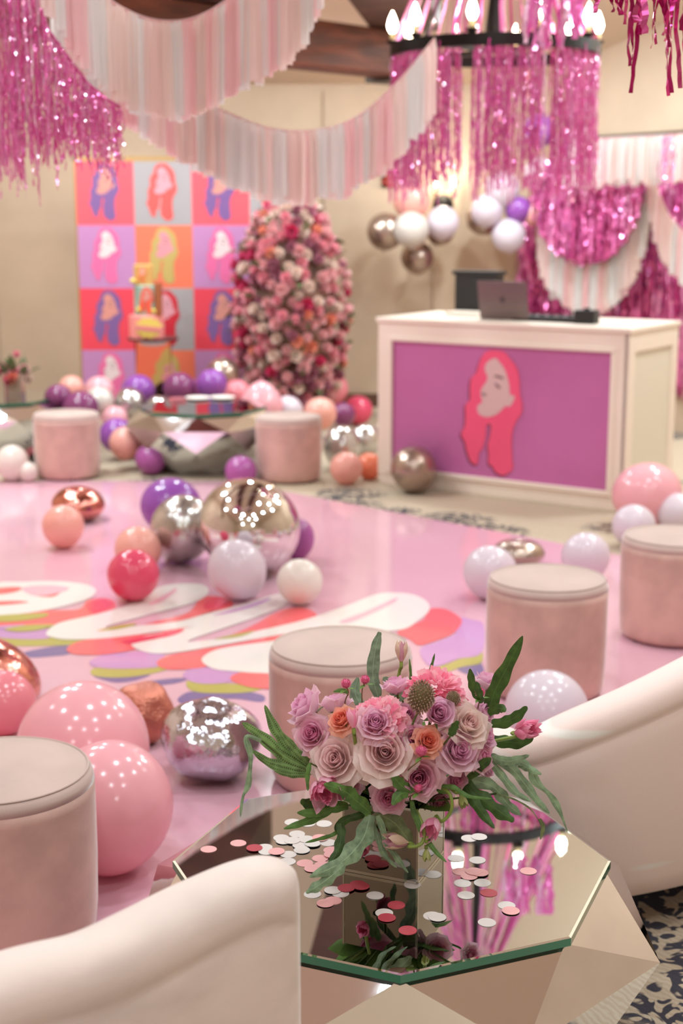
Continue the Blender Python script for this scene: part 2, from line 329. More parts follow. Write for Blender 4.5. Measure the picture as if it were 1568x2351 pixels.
BC = dict(
 pink=mat('latex_pink', (250, 184, 194), .16, spec=.6, translucent=.22), dpink=mat('latex_rose', (244, 146, 158), .16, spec=.6, translucent=.22),
 peach=mat('latex_peach', (248, 182, 168), .22, translucent=.2), orange=mat('latex_coral', (244, 140, 108), .22, translucent=.2),
 hot=mat('latex_hot_pink', (232, 84, 116), .14, spec=.6, translucent=.15), white=mat('latex_white', (240, 228, 220), .25, translucent=.2),
 lilac=mat('latex_lilac', (228, 214, 224), .18, translucent=.2), pearl=mat('latex_pearl_grey', (210, 200, 192), .3, metal=.1),
 purple=mat('latex_purple', (152, 84, 172), .18, translucent=.12), plum=mat('latex_plum', (136, 66, 112), .16, translucent=.15), violet=mat('latex_orchid', (172, 92, 158), .2, translucent=.12),
 silver=mat('chrome_silver_latex', (202, 198, 196), .22, metal=.92), grey=mat('chrome_taupe_latex', (178, 158, 146), .26, metal=.85),
 foil=mat('silver_foil', (204, 204, 218), .1, metal=1, bump=.25, bscale=9), rosefoil=mat('rose_gold_foil', (214, 140, 128), .12, metal=1, bump=.25, bscale=9),
 copper=mat('copper_foil_matte', (196, 122, 104), .34, metal=.85, bump=.5, bscale=12), mirror=mat('clear_mirror_foil', (228, 226, 226), .04, metal=1, bump=.05, bscale=6))
FB = 'balloons scattered over the dance floor and around the room'
def balloon(px, py, rw, c, label, rh=None, kind='latex', Y=None, rot=None, floorz=0.0, grp=None):
    rh = rh or rw
    d = ray(px, py); dl = d.length; dn = d / dl
    if Y is None:
        t = (H - floorz) / (-dn.z + rh / F * (dl if False else 1))
    else: t = Y / dn.y
    depth = t / dl if False else t * (1 / dl)     # distance along the optical axis
    sw = rw * depth / F; sh = rh * depth / F
    c0 = EYE + dn * t
    if Y is None: c0.z = floorz + sh
    if rot is None: rot = (R.uniform(-.35, .35), R.uniform(-.35, .35), R.uniform(0, 6)) if kind == 'latex' and abs(rw - rh) < 8 else (0, 0, R.uniform(0, 6))
    o = thing('balloon', label, 'balloon', c0, rot, grp)
    kk = sw, sw, sh
    zs = {'latex': 1.03, 'pear': 1.14}.get(kind, 1)
    ob('balloon_skin', BM[kind], o, (0, 0, (zs - 1) * sh if kind in ('latex', 'pear') else 0), None, (sw, sw, sh / zs), BC[c])
    if kind in ('latex', 'pear'):
        ob('knot', KN, o, (0, 0, -sh * (1.0 if kind == 'latex' else .98)), None, sw * .8, BC[c])
    return o
# --- large ones near the camera
balloon(190, 1716, 152, 'pink', 'large glossy pink balloon behind the other large one, beside the nearest stool', rh=158, floorz=.004)
balloon(252, 1850, 145, 'pink', 'large glossy pink balloon tucked against the nearest stool', rh=157, kind='latex', rot=(.1, .1, 0), floorz=.004)
balloon(5, 1612, 76, 'dpink', 'deep pink balloon cut off by the left edge, in front of rose gold foil', floorz=.004)
balloon(-28, 1545, 128, 'rosefoil', 'shiny rose gold foil balloon cut off by the left edge', rh=84, kind='orb', floorz=.004, rot=(0, .5, .4))
balloon(328, 1634, 72, 'copper', 'crumpled copper foil balloon behind the large pink ones', rh=70, kind='star', floorz=.004, rot=(1.2, .3, .6))
balloon(484, 1695, 116, 'foil', 'puffy silver foil balloon lying in front of the nearest floor lettering', rh=90, kind='star', floorz=.004, rot=(.15, .05, .3))
# --- the middle group on the dance floor
balloon(145, 1208, 48, 'peach', 'peach balloon standing on the pink floor in front of the rose gold one', rh=50, floorz=.004, rot=(0, 0, 0))
balloon(180, 1156, 60, 'rosefoil', 'rose gold foil balloon lying on the pink floor behind a peach one', rh=38, kind='foil', floorz=.004, rot=(.1, .1, 0))
balloon(392, 1162, 70, 'purple', 'bright purple balloon at the back left of the cluster round the mirror ball', rh=64, floorz=.004)
balloon(418, 1214, 74, 'silver', 'chrome silver balloon tilted against the mirror ball balloon', rh=80, floorz=.004, rot=(.1, .45, 0))
balloon(572, 1208, 119, 'mirror', 'large clear mirrored ball balloon with pleats in the middle of the dance floor', rh=110, kind='orb', floorz=.004, rot=(.2, .35, .5))
balloon(684, 1238, 38, 'violet', 'orchid purple balloon peeping out behind the right side of the mirror ball', rh=48, floorz=.004, rot=(0, 0, 0))
balloon(545, 1308, 67, 'lilac', 'pale lilac balloon leaning in front of the mirror ball', rh=72, kind='latex', floorz=.004, rot=(.2, -.5, 0))
balloon(688, 1336, 53, 'white', 'white round balloon in front of the mirror ball at its right', floorz=.004, rot=(0, 0, 0))
balloon(316, 1262, 54, 'peach', 'peach balloon half hidden behind the hot pink one', floorz=.004)
balloon(306, 1320, 60, 'hot', 'hot pink balloon with a crease on the edge of the lettering', floorz=.004, rot=(0, 0, .3))
# --- right of the dance floor
balloon(1125, 1314, 62, 'lilac', 'pale lilac balloon behind the pale topped stool', floorz=.004)
balloon(1190, 1268, 60, 'grey', 'taupe metallic foil balloon lying flat behind the pale topped stool', rh=30, kind='foil', floorz=.004, rot=(0, 0, 0))
balloon(1345, 1278, 56, 'lilac', 'speckled lilac balloon between the two stools on the right', floorz=.004)
balloon(1486, 1136, 80, 'pink', 'large pink balloon beside the right corner of the booth', rh=76, floorz=.0)
balloon(1455, 1207, 50, 'lilac', 'pale lilac balloon in front of the large pink one by the booth', floorz=.0)
balloon(1556, 1178, 48, 'lilac', 'lilac balloon cut off by the right edge beside the large pink one', floorz=.0)
balloon(1255, 1632, 96, 'lilac', 'large pale lilac balloon behind the arm of the right armchair', rh=96, floorz=.0)
# --- around the booth and the flower column
balloon(950, 1078, 53, 'grey', 'taupe chrome balloon resting against the front of the booth', rh=55, rot=(0, 0, 0))
balloon(795, 1075, 38, 'peach', 'peach balloon on the carpet just left of the booth', rot=(0, 0, 0))
balloon(848, 1070, 31, 'orange', 'coral orange balloon squeezed against the left corner of the booth', rot=(0, 0, 0))
balloon(785, 1026, 44, 'silver', 'chrome silver balloon behind the peach one left of the booth', rh=50, rot=(0, 0, 0))
balloon(838, 1012, 38, 'silver', 'chrome silver balloon behind the coral one left of the booth', rh=40, rot=(0, 0, 0))
balloon(822, 942, 34, 'hot', 'raspberry red balloon on top of the silver ones left of the booth', Y=None)
balloon(735, 950, 38, 'peach', 'peach pink balloon between the flower column and the raspberry balloon', Y=10.3)
balloon(762, 893, 38, 'dpink', 'dusky pink balloon against the wall right of the flower column', Y=11.4)
balloon(788, 952, 28, 'plum', 'plum balloon half hidden behind the raspberry one', Y=10.6)
balloon(600, 925, 50, 'pink', 'big pink pear shaped balloon with its neck upward before the flower column', rh=52, kind='pear', Y=10.1, rot=(PI, 0, 0))
balloon(512, 860, 40, 'grey', 'dark taupe chrome balloon on top of the heap beside the flower column', Y=11.0)
balloon(487, 882, 35, 'purple', 'purple balloon in front of the taupe chrome one on the heap', Y=10.6)
balloon(412, 892, 37, 'plum', 'plum balloon in front of the backdrop beside the purple one', Y=10.6)
balloon(318, 898, 38, 'purple', 'purple balloon in front of the lower left of the backdrop', Y=10.8)
balloon(298, 926, 36, 'silver', 'chrome silver balloon below the purple one at the backdrop', Y=10.4)
balloon(364, 938, 30, 'silver', 'small chrome silver balloon left of the far mirrored table', Y=10.3)
balloon(342, 978, 39, 'silver', 'chrome silver balloon above the peach one on the carpet heap', Y=9.9)
balloon(268, 1000, 40, 'purple', 'purple balloon behind the peach one on the carpet heap', Y=9.75)
balloon(264, 962, 30, 'pink', 'pale pink balloon between silver and purple ones right of the left stool', Y=10.2)
balloon(289, 1018, 39, 'peach', 'peach balloon at the front of the carpet heap beside the left stool', Y=9.35)
balloon(376, 1022, 32, 'lilac', 'pale lilac balloon behind the orchid one at the mirrored table', Y=9.98)
balloon(346, 1054, 36, 'violet', 'orchid purple balloon on the carpet beside the pink facet of the mirrored table')
balloon(228, 898, 34, 'pink', 'pale pink balloon before the lower left portrait of the backdrop', Y=10.7)
balloon(164, 892, 30, 'peach', 'peach balloon left of the pink one at the foot of the backdrop', Y=10.9)
balloon(228, 922, 33, 'pearl', 'pearl white balloon under the pale pink one at the backdrop', Y=10.3)
balloon(134, 914, 32, 'plum', 'plum balloon beside the far left table top', Y=9.9)
balloon(185, 940, 42, 'plum', 'plum balloon showing above the top of the left stool', Y=9.8)
balloon(553, 1083, 37, 'violet', 'orchid balloon between the far mirrored table and the right hand far stool', Y=8.85)
balloon(574, 1062, 16, 'white', 'tiny white balloon beside the far right stool')
balloon(575, 1000, 28, 'peach', 'peach balloon behind the far stool, right of the mirrored table', Y=9.9)
balloon(28, 1062, 38, 'white', 'white balloon left of the far left stool', rh=42, rot=(0, 0, 0))
balloon(64, 1083, 23, 'white', 'small white balloon touching the far left stool', rot=(0, 0, 0))
balloon(22, 1022, 26, 'pink', 'small pink balloon above the white ones at the left edge', Y=9.75)
balloon(64, 1026, 22, 'dpink', 'small rose balloon between the white ones and the far left stool', Y=9.7)
balloon(-8, 1062, 22, 'grey', 'taupe balloon cut off by the left edge beside the white one', rot=(0, 0, 0))
balloon(450, 905, 36, 'plum', 'plum balloon low behind the far mirrored table', Y=10.9)
balloon(380, 905, 30, 'pink', 'pink balloon between the purple and plum ones at the backdrop', Y=11.1)
balloon(545, 905, 34, 'dpink', 'rose balloon behind the pear shaped pink one', Y=10.9)
balloon(660, 945, 36, 'lilac', 'lilac balloon at the foot of the flower column', Y=10.2)
balloon(560, 962, 32, 'peach', 'peach balloon beside the edge of the far mirrored table', Y=10.4)
# --- pinned to the wall in two bunches
WB = 11.95
for (x, y, r, c, l) in ((885, 532, 43, 'grey', 'taupe chrome balloon at the left end of the wall bunch'), (945, 462, 43, 'peach', 'peach balloon at the top of the left wall bunch'), (944, 528, 41, 'pearl', 'pearl grey balloon in the middle of the left wall bunch'), (1016, 512, 38, 'lilac', 'lilac balloon under the wall lamp'), (958, 592, 38, 'grey', 'taupe chrome balloon hanging lowest in the left wall bunch'), (1010, 530, 34, 'grey', 'taupe balloon peeping out behind the lilac one under the lamp'),
    (1108, 502, 38, 'grey', 'taupe chrome balloon behind the lilac ones right of the wall lamp'), (1118, 484, 37, 'lilac', 'lilac balloon in front of the taupe one right of the wall lamp'), (1152, 434, 41, 'lilac', 'pale lilac balloon topmost in the right wall bunch'), (1190, 482, 31, 'purple', 'dark purple balloon in the right wall bunch'), (1168, 541, 39, 'lilac', 'lilac balloon lowest in the right wall bunch'), (1222, 492, 24, 'peach', 'small peach balloon where the right wall bunch meets the tinsel'), (1238, 398, 36, 'lilac', 'lilac balloon seen through the tinsel of the chandelier'), (1238, 300, 38, 'purple', 'purple balloon seen high behind the chandelier tinsel')):
    balloon(x, y, r, c, l, Y=WB + (.25 if c == 'grey' and r in (38, 34) else 0) - (.12 if c in ('pearl',) else 0), grp='balloons pinned to the wall')

# ------------------------------------------------------------ mirrored faceted tables
GT = mat('mirror_glass_top', (224, 236, 238), .015, metal=1)
GE = mat('green_glass_edge', (8, 118, 90), .05, spec=.8, coat=.6)
FC = mat('rosy_mirror_facet', (234, 236, 240), .03, metal=1, bump=.06, bscale=5)
def gem_table(x, y, label, rot=0, top_h=.42):
    t = thing('mirrored_table', label, 'table', (x, y, 0), (0, 0, rot), 'faceted mirror tables')
    Rt = .428; h0 = top_h - .016
    o8 = [(Rt * math.cos(k * PI / 4), Rt * math.sin(k * PI / 4)) for k in range(8)]
    ob('glass_edge', mesh('glass_edge', [(a, b, h0) for a, b in o8] + [(a, b, top_h - .0012) for a, b in o8], [(i, (i + 1) % 8, 8 + (i + 1) % 8, 8 + i) for i in range(8)] + [tuple(range(8))[::-1]], GE, False), t)
    i8 = [(a * .988, b * .988) for a, b in o8]
    ob('table_top', mesh('table_top', [(a, b, top_h - .0012) for a, b in o8] + [(a, b, top_h) for a, b in i8], [tuple(range(8, 16))] + [(i, (i + 1) % 8, 8 + (i + 1) % 8, 8 + i) for i in range(8)], GT, False), t)
    u = [Vector((a * .97, b * .97, h0 - .001)) for a, b in o8]
    mid = [Vector((.525 * math.cos((k + .5) * PI / 4), .525 * math.sin((k + .5) * PI / 4), top_h - .105)) for k in range(8)]
    lo = [Vector((.46 * math.cos(k * PI / 4), .46 * math.sin(k * PI / 4), .17)) for k in range(8)]
    bt = [Vector((.30 * math.cos((k + .5) * PI / 4), .30 * math.sin((k + .5) * PI / 4), .003)) for k in range(8)]
    def facet(a, b, c):
        nn = (b - a).cross(c - a).normalized()
        ob('facet', mesh('facet', [a, b, c, a - nn * .004, b - nn * .004, c - nn * .004], [(0, 1, 2), (5, 4, 3), (0, 3, 4, 1), (1, 4, 5, 2), (2, 5, 3, 0)], FC, False), t)
    for k in range(8):
        n_ = (k + 1) % 8
        facet(u[k], mid[k], u[n_]); facet(mid[k], mid[n_], u[n_]) if False else facet(mid[k - 1], mid[k], u[k])
        facet(mid[k - 1], lo[k], mid[k]); facet(lo[k], lo[n_], mid[k])
        facet(lo[k], bt[k], lo[n_]); facet(bt[k - 1], bt[k], lo[k])
    return t
TX, TY = .098, 2.582
gem_table(TX, TY, 'octagonal mirrored coffee table with faceted sides holding the flowers')
gem_table(-.93, 9.43, 'far mirrored table between the two distant stools', .0)
gem_table(-2.42, 9.9, 'far mirrored table cut off by the left edge with a small bouquet', .1)
# plates and discs on the far table
for k, (px, py, c) in enumerate(((455, 915, (236, 220, 216)), (510, 914, (236, 222, 214)))):
    p = at_z(px, py, .425); o = thing('paper_plate', ('white plate on the far mirrored table, the one on the left', 'white plate on the far mirrored table, the one on the right')[k], 'plate', (p.x, p.y, .421))
    ob('plate', MB().lathe([(.05, 0), (.075, .004), (.09, .014), (.087, .014), (.07, .006), (.005, .004)], 28).me('plate', mat('white_paper', (238, 226, 220), .5), True), o)
p = at_z(407, 919, .425)
o = thing('folded_napkin', 'pink folded napkin on the far mirrored table', 'napkin', (p.x, p.y, .421), (0, 0, .4))
ob('cloth', MB().box((-.05, -.05, 0), (.05, .05, .012)).box((-.045, -.05, .012), (.045, .04, .02)).me('cloth', BC['dpink']), o)

# ------------------------------------------------------------ confetti on the near table
CM = {k: mat('confetti_' + k, c, .6) for k, c in dict(white=(216, 206, 202), pink=(232, 168, 168), rose=(178, 62, 74)).items()}
cv = [(.0162 * math.cos(i * PI / 12), .0162 * math.sin(i * PI / 12), z) for z in (0, .0005) for i in range(24)]
CD = mesh('confetti', cv, [tuple(range(24))[::-1], tuple(range(24, 48))] + [(i, (i + 1) % 24, 24 + (i + 1) % 24, 24 + i) for i in range(24)], CM['white'], False)
LOC = [('w', [(671, 1886), (706, 1889), (744, 1889.5), (682, 1913), (645.6, 1922), (651.5, 1930), (671, 1930), (690, 1940), (703, 1927), (717.5, 1937), (693, 1951), (753, 1933), (607, 1944), (612, 1954), (662, 1960), (660, 1976), (782, 2049), (764, 2043), (717.5, 2051), (861, 2054), (882, 2094), (947, 2029), (992, 2101), (1004, 2105), (1077, 1923), (1100, 1920.6), (1096, 1973), (1047, 1969), (1062, 2026), (1107.5, 2025), (1070, 2053.5), (1163, 2077), (1118, 2116), (994, 2006)]),
       ('p', [(735, 1924), (635, 1955), (547, 1934), (479, 1948), (700, 1980), (717.5, 1993), (735, 1969), (741, 1985), (761, 1950), (762, 1962), (764.5, 2066), (747, 2073), (1057.6, 1999), (1077, 2011), (1088, 2001), (1102, 2004), (1213, 1998), (1172.6, 2090)]),
       ('r', [(584, 1947), (795, 2039), (822, 2030), (829, 2035), (910, 2076), (888, 2106), (936, 2134), (1122, 2048)])]
used = []
for c, pts in LOC:
    for (x, y) in pts:
        p = at_z(x, y, .422); lay = sum(1 for q in used if (q - p).length < .030); used.append(p.copy())
        if x < 775: side = 'in the heap behind the near armchair rim' if y < 1962 and x > 600 else 'alone near the left corner of the mirror' if x < 600 else 'between vase and armchair under the long grey leaf' if y < 2010 else 'below the tip of the long grey leaf'
        elif x > 1020: side = 'at the back right, near the bulb reflections' if y < 1980 else 'in the middle right group beside the vase' if y < 2060 else 'toward the front right edge'
        else: side = 'just before the vase foot' if y < 2050 else 'toward the front corner before the vase'
        cn = {'w': 'white', 'p': 'pink', 'r': 'dark rose'}[c]
        o = ob('confetti_disc', CD, None, (p.x, p.y, .4202 + .0011 * lay), (R.uniform(-.02, .02), R.uniform(-.02, .02), 0), None, CM[{'w': 'white', 'p': 'pink', 'r': 'rose'}[c]])
        tag(o, cn + ' round confetti ' + side, 'confetti', cn + ' confetti ' + side)

# ------------------------------------------------------------ white velvet barrel chairs
CV = mat('ivory_velvet', (216, 198, 192), .8, spec=.2, sheen=.6, var=.05, vscale=4, vstretch=(1, 1, 3), bump=.04, bscale=250)
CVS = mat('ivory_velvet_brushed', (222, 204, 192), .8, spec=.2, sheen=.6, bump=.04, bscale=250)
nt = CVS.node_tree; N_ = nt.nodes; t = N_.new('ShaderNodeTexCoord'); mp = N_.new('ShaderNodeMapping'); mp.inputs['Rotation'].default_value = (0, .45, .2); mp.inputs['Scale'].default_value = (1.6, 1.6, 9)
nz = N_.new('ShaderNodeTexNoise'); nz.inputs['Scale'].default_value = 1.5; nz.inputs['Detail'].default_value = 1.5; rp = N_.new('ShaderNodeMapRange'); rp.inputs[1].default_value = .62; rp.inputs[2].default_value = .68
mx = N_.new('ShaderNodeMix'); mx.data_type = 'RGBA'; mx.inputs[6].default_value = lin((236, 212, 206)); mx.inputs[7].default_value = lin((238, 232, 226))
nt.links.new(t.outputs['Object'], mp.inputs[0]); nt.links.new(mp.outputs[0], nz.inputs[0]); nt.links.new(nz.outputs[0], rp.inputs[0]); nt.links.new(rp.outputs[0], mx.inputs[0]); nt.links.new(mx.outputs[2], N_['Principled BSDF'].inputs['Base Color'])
CT = mat('ivory_velvet_seam', (206, 186, 174), .8, sheen=.4)
def chair(label, path, thick=.11, zb=.06, seat=None, low=False, m_=None):
    m_ = m_ or CV
    c0 = Vector((sum(p[0] for p in path) / len(path), sum(p[1] for p in path) / len(path), 0))
    o = thing('barrel_chair', label, 'armchair', (c0.x, c0.y, 0))
    P = catmull([(x - c0.x, y - c0.y, z) for x, y, z in path], 8); n = len(P)
    arc = [0]
    for i in range(1, n): arc.append(arc[-1] + (P[i] - P[i - 1]).length)
    def section(i, frac):
        t = (P[min(i + 1, n - 1)] - P[max(i - 1, 0)]); t.z = 0; t.normalize(); nn = Vector((t.y, -t.x, 0))
        e = min(arc[i], arc[-1] - arc[i]); k = math.sqrt(max(.0, 1 - max(0, 1 - e / .05) ** 2)) ; k = max(k, .05)
        T = thick / 2 * k; zt = P[i].z - (.03 * (1 - k)); prof = []
        hh = zt - zb
        prof = [(T * .75, zb), (T * .95, zb + .03), (T * 1.18, zb + hh * .45), (T * 1.12, zt - .13), (T * 1.06, zt - .078), (T * .90, zt - .068), (T * 1.08, zt - .056), (T * 1.02, zt - .03), (T * .82, zt - .010), (T * .45, zt), (0, zt + .003), (-T * .45, zt), (-T * .82, zt - .010), (-T * 1.04, zt - .035), (-T * 1.08, zt - .056), (-T * .90, zt - .068), (-T * 1.06, zt - .08), (-T, zt - hh * .5), (-T * .8, zb)]
        return [Vector((P[i].x, P[i].y, 0)) + nn * a + Vector((0, 0, z)) for a, z in prof]
    vs = []; fs = []; m = 19
    for i in range(n): vs += section(i, 0)
    for i in range(n - 1):
        for k in range(m - 1): fs.append((i * m + k, (i + 1) * m + k, (i + 1) * m + k + 1, i * m + k + 1))
        fs.append((i * m + m - 1, (i + 1) * m + m - 1, (i + 1) * m, i * m))
    fs.append(tuple(range(m))); fs.append(tuple(reversed(range((n - 1) * m, n * m))))
    b = ob('backrest', mesh('backrest', vs, fs, m_), o)
    ob('underside_shade_sheet', mesh('underside_shade_sheet', [(p.x, p.y, zb + .012) for p in P[::3]], [tuple(range(len(P[::3])))], IRON, False), o)  # dark sheet added so the gap under the shell reads as shade
    sb = b.modifiers.new('s', 'SUBSURF'); sb.levels = 1; sb.render_levels = 1
    if seat:
        sx, sy, sr = seat
        ob('seat_cushion', MB().lathe([(sr * .96, .24), (sr, .28), (sr, .38 - .07 * low), (sr * .96, .42 - .07 * low), (sr * .8, .435 - .07 * low), (.02, .44 - .07 * low)], 40, (sx - c0.x, sy - c0.y, 0)).me('seat', CV, True), o)
        ob('seat_base', MB().lathe([(sr * .92, .05), (sr * .98, .09), (sr * .98, .24)], 40, (sx - c0.x, sy - c0.y, 0)).me('seat_base', CV, True), o)
        ob('plinth', MB().lathe([(sr * .8, 0), (sr * .8, .05)], 32, (sx - c0.x, sy - c0.y, 0)).me('plinth', IRON, True), o)
    return o
chair('ivory velvet barrel chair with a rolled rim, nearest the camera at the left', [(-.058, 1.815, .785), (-.12, 1.795, .79), (-.195, 1.735, .785), (-.262, 1.665, .78), (-.32, 1.612, .776), (-.41, 1.56, .776), (-.55, 1.44, .77), (-.64, 1.24, .78), (-.64, 1.02, .78), (-.52, .84, .78), (-.3, .74, .77), (-.08, .72, .755)][::-1], seat=(-.3, 1.22, .31))
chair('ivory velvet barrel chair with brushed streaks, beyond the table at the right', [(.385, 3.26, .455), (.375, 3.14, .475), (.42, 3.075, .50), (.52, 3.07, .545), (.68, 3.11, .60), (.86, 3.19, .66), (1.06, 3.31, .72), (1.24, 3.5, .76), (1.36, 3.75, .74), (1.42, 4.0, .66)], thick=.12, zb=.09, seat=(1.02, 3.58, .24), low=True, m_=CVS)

# ------------------------------------------------------------ booth with portrait panel
HAIR = [(600,170),(680,140),(800,130),(950,150),(1060,250),(1180,380),(1240,560),(1260,820),(1300,960),(1300,1130),(1200,1290),(1140,1450),(1130,1700),(1150,1950),(1160,2080),(1060,2180),(950,2210),(830,2160),(780,2080),(700,2030),(700,1880),(680,1720),(710,1600),(735,1400),(690,1365),(655,1400),(645,1550),(620,1680),(580,1800),(520,1880),(500,2050),(430,2075),(350,2010),(280,1850),(240,1700),(180,1620),(175,1540),(230,1450),(245,1300),(240,1080),(325,980),(320,830),(340,620),(430,530),(470,400),(520,270)]
FACE = [(800,260),(870,320),(960,420),(1020,560),(1060,700),(1080,850),(1150,850),(1155,920),(1080,1040),(1000,1040),(900,1140),(800,1210),(650,1250),(520,1220),(475,1150),(480,1070),(560,1010),(555,960),(530,880),(545,780),(610,690),(650,620),(640,540),(595,460),(620,360),(700,290)]
BROW = [(770,560),(840,535),(950,570),(940,600),(840,580)]
EYE_ = [(790,670),(850,690),(910,740),(870,760),(810,720)]
NOSE = [(545,860),(600,850),(640,880),(590,905)]
def shape(parent, pts, M, z, m, name, k=3):
    P = [M @ Vector((p.x, z, p.y)) for p in catmull([((x - 740) / 2000, (1170 - y) / 2000, 0) for x, y in pts], k, True)]
    ob(name, mesh(name, P, [tuple(range(len(P)))], m, False), parent)
def portrait(parent, cx, cz, hgt, y, hair, face, marks=True, dark=True):
    M = Matrix.Translation((cx, y, cz)) @ Matrix.Diagonal((hgt, 1, hgt, 1))
    if dark:
        Ms = Matrix.Translation((cx - .012 * hgt, y, cz - .014 * hgt)) @ Matrix.Diagonal((hgt * 1.012, 1, hgt, 1))
        shape(parent, HAIR, Ms, -.0015, mat('print_outline', (110, 44, 72), .5), 'printed_outline')
    shape(parent, HAIR, M, -.003, mat('print_hair_%d_%d_%d' % hair, hair, .5), 'printed_hair')
    shape(parent, FACE, M, -.0045, mat('print_face_%d_%d_%d' % face, face, .5), 'printed_face')
    if marks:
        mk = mat('print_features', (136, 104, 104), .5)
        for s in (BROW, EYE_, NOSE): shape(parent, s, M, -.006, mk, 'printed_feature')
BA = Vector((.228, 8.87, 0)); BB = Vector((1.605, 7.95, 0)); BD = (BB - BA); BL = BD.length; bang = math.atan2(BD.y, BD.x)
BH = 1.045; BDP = .75
booth = thing('presentation_booth', 'white panelled booth with a magenta portrait panel on its front', 'booth', BA, (0, 0, bang))
BW = mat('white_painted_wood', (238, 222, 208), .4)
BS = mat('side_panel_grey', (222, 212, 196), .5)
def part(nm, mb, m, parent, bv=.004):
    o = ob(nm, mb.me(nm, m), parent)
    if bv: bevel(o, bv)
    return o
part('carcass', MB().box((.02, .02, .05), (BL - .02, BDP, BH - .03)), BW, booth)
part('counter_top', MB().box((-.012, -.012, BH - .028), (BL + .012, BDP + .01, BH)), BW, booth)
part('base_plinth', MB().box((0.005, 0.005, 0), (BL - .005, BDP, .07)), BW, booth)
px0, px1, pz0, pz1 = .105, BL - .105, .115, .905
part('stile', MB().box((0, 0, .06), (px0 - .025, .03, BH - .028)), BW, booth); part('stile', MB().box((px1 + .025, 0, .06), (BL, .03, BH - .028)), BW, booth)
part('rail', MB().box((0, .001, .06), (BL, .03, pz0 - .025)), BW, booth); part('rail', MB().box((0, .001, pz1 + .025), (BL, .03, BH - .028)), BW, booth)
mo = MB()
for (a, b) in (((px0 - .03, -.012, pz0 - .03), (px1 + .03, .02, pz0)), ((px0 - .03, -.012, pz1), (px1 + .03, .02, pz1 + .03)), ((px0 - .03, -.012, pz0), (px0, .02, pz1)), ((px1, -.012, pz0), (px1 + .03, .02, pz1))): mo.box(a, b)
part('panel_moulding', mo, BW, booth, .006)
part('portrait_panel', MB().box((px0, .008, pz0), (px1, .02, pz1)), mat('magenta_print', (190, 104, 160), .3, var=.03, vscale=1.5), booth, 0)
portrait(booth, .80, .51, .715, .006, (238, 84, 124), (214, 178, 178))
# right side of the booth
sd = MB(); part('stile', MB().box((BL - .03, 0, .06), (BL + .002, .09, BH - .028)), BW, booth); part('stile', MB().box((BL - .03, BDP - .09, .06), (BL + .002, BDP, BH - .028)), BW, booth)
part('rail', MB().box((BL - .03, .09, .06), (BL + .002, BDP - .09, .17)), BW, booth); part('rail', MB().box((BL - .03, .09, BH - .14), (BL + .002, BDP - .09, BH - .028)), BW, booth)
part('side_panel', MB().box((BL - .03, .09, .17), (BL - .012, BDP - .09, BH - .14)), BS, booth, 0)
for k in range(4):
    yy = .13 + k * .045; part('side_moulding', MB().box((BL - .015, .1 + .0 * k, .18), (BL - .006, .112, BH - .15)), BW, booth, .002) if k == 0 else None
# things on the booth
BLK = mat('matte_black', (26, 24, 26), .5); LAP = mat('grey_aluminium', (120, 106, 104), .35, metal=.7)
def onbooth(px, py):
    return at_z(px, py, BH)
p = onbooth(1158, 735)
lap = thing('laptop', 'open grey laptop seen from behind on the booth', 'laptop', (p.x, p.y, BH + .001), (0, 0, bang + .05))
part('keyboard_base', MB().box((-.16, 0, 0), (.16, .22, .014)), LAP, lap, .003)
Ml = Matrix.Translation((0, 0, .014)) @ Matrix.Rotation(.22, 4, 'X')
LIDO = part('lid', MB().box((-.16, -.008, 0), (.16, 0, .225), Ml), LAP, lap, .003)
em = catmull([(-.014, -.012, 0), (-.018, .004, 0), (-.010, .014, 0), (0, .010, 0), (.010, .014, 0), (.016, .006, 0), (.011, -.001, 0), (.016, -.009, 0), (.007, -.020, 0), (0, -.017, 0), (-.007, -.020, 0)], 4, True)
EMB = mat('dark_emblem', (66, 56, 58), .3)
ob('lid_emblem', mesh('emblem', [Ml @ Vector((q.x, -.0086, q.y + .115)) for q in em], [tuple(range(len(em)))], EMB, False), LIDO)
lf = catmull([(.0, .017, 0), (.001, .024, 0), (.008, .029, 0), (.007, .021, 0)], 4, True)
ob('lid_emblem', mesh('emblem', [Ml @ Vector((q.x, -.0086, q.y + .115)) for q in lf], [tuple(range(len(lf)))], EMB, False), LIDO)
p = onbooth(1100, 716) + Vector((.0, .10, 0))
sp = thing('black_monitor', 'black box shaped monitor standing behind the laptop on the booth', 'monitor', (p.x, p.y, BH + .001), (0, 0, bang))
part('cabinet', MB().box((-.15, -.05, .0), (.15, .08, .25)), BLK, sp, .008); part('screen_rim', MB().box((-.165, -.062, .235), (.165, .09, .262)), BLK, sp, .004)
p = onbooth(1360, 744) + Vector((-.03, .03, 0))
sp = thing('black_device', 'small black device on the right of the booth top', 'device', (p.x, p.y, BH + .001), (0, 0, bang))
part('housing', MB().box((-.065, -.04, 0), (.065, .04, .078)), BLK, sp, .006); part('dial', MB().lathe([(.02, .078), (.018, .09)], 16), IRON, sp, 0)
p = onbooth(1250, 739)
sp = thing('sound_mixer', 'flat black mixing deck lying between laptop and device on the booth', 'mixer', (p.x, p.y, BH + .001), (0, 0, bang))
part('deck', MB().box((-.22, .0, 0), (.2, .2, .03)), BLK, sp, .005)
for k in range(6): part('knob', MB().lathe([(.01, .03), (.009, .045)], 10, (-.16 + .06 * k, .05, 0)), IRON, sp, 0)
p = onbooth(1070, 727) + Vector((0, .06, 0))
sp = thing('closed_notebook', 'white closed notebook lying left of the laptop on the booth', 'notebook', (p.x, p.y, BH + .001), (0, 0, bang))
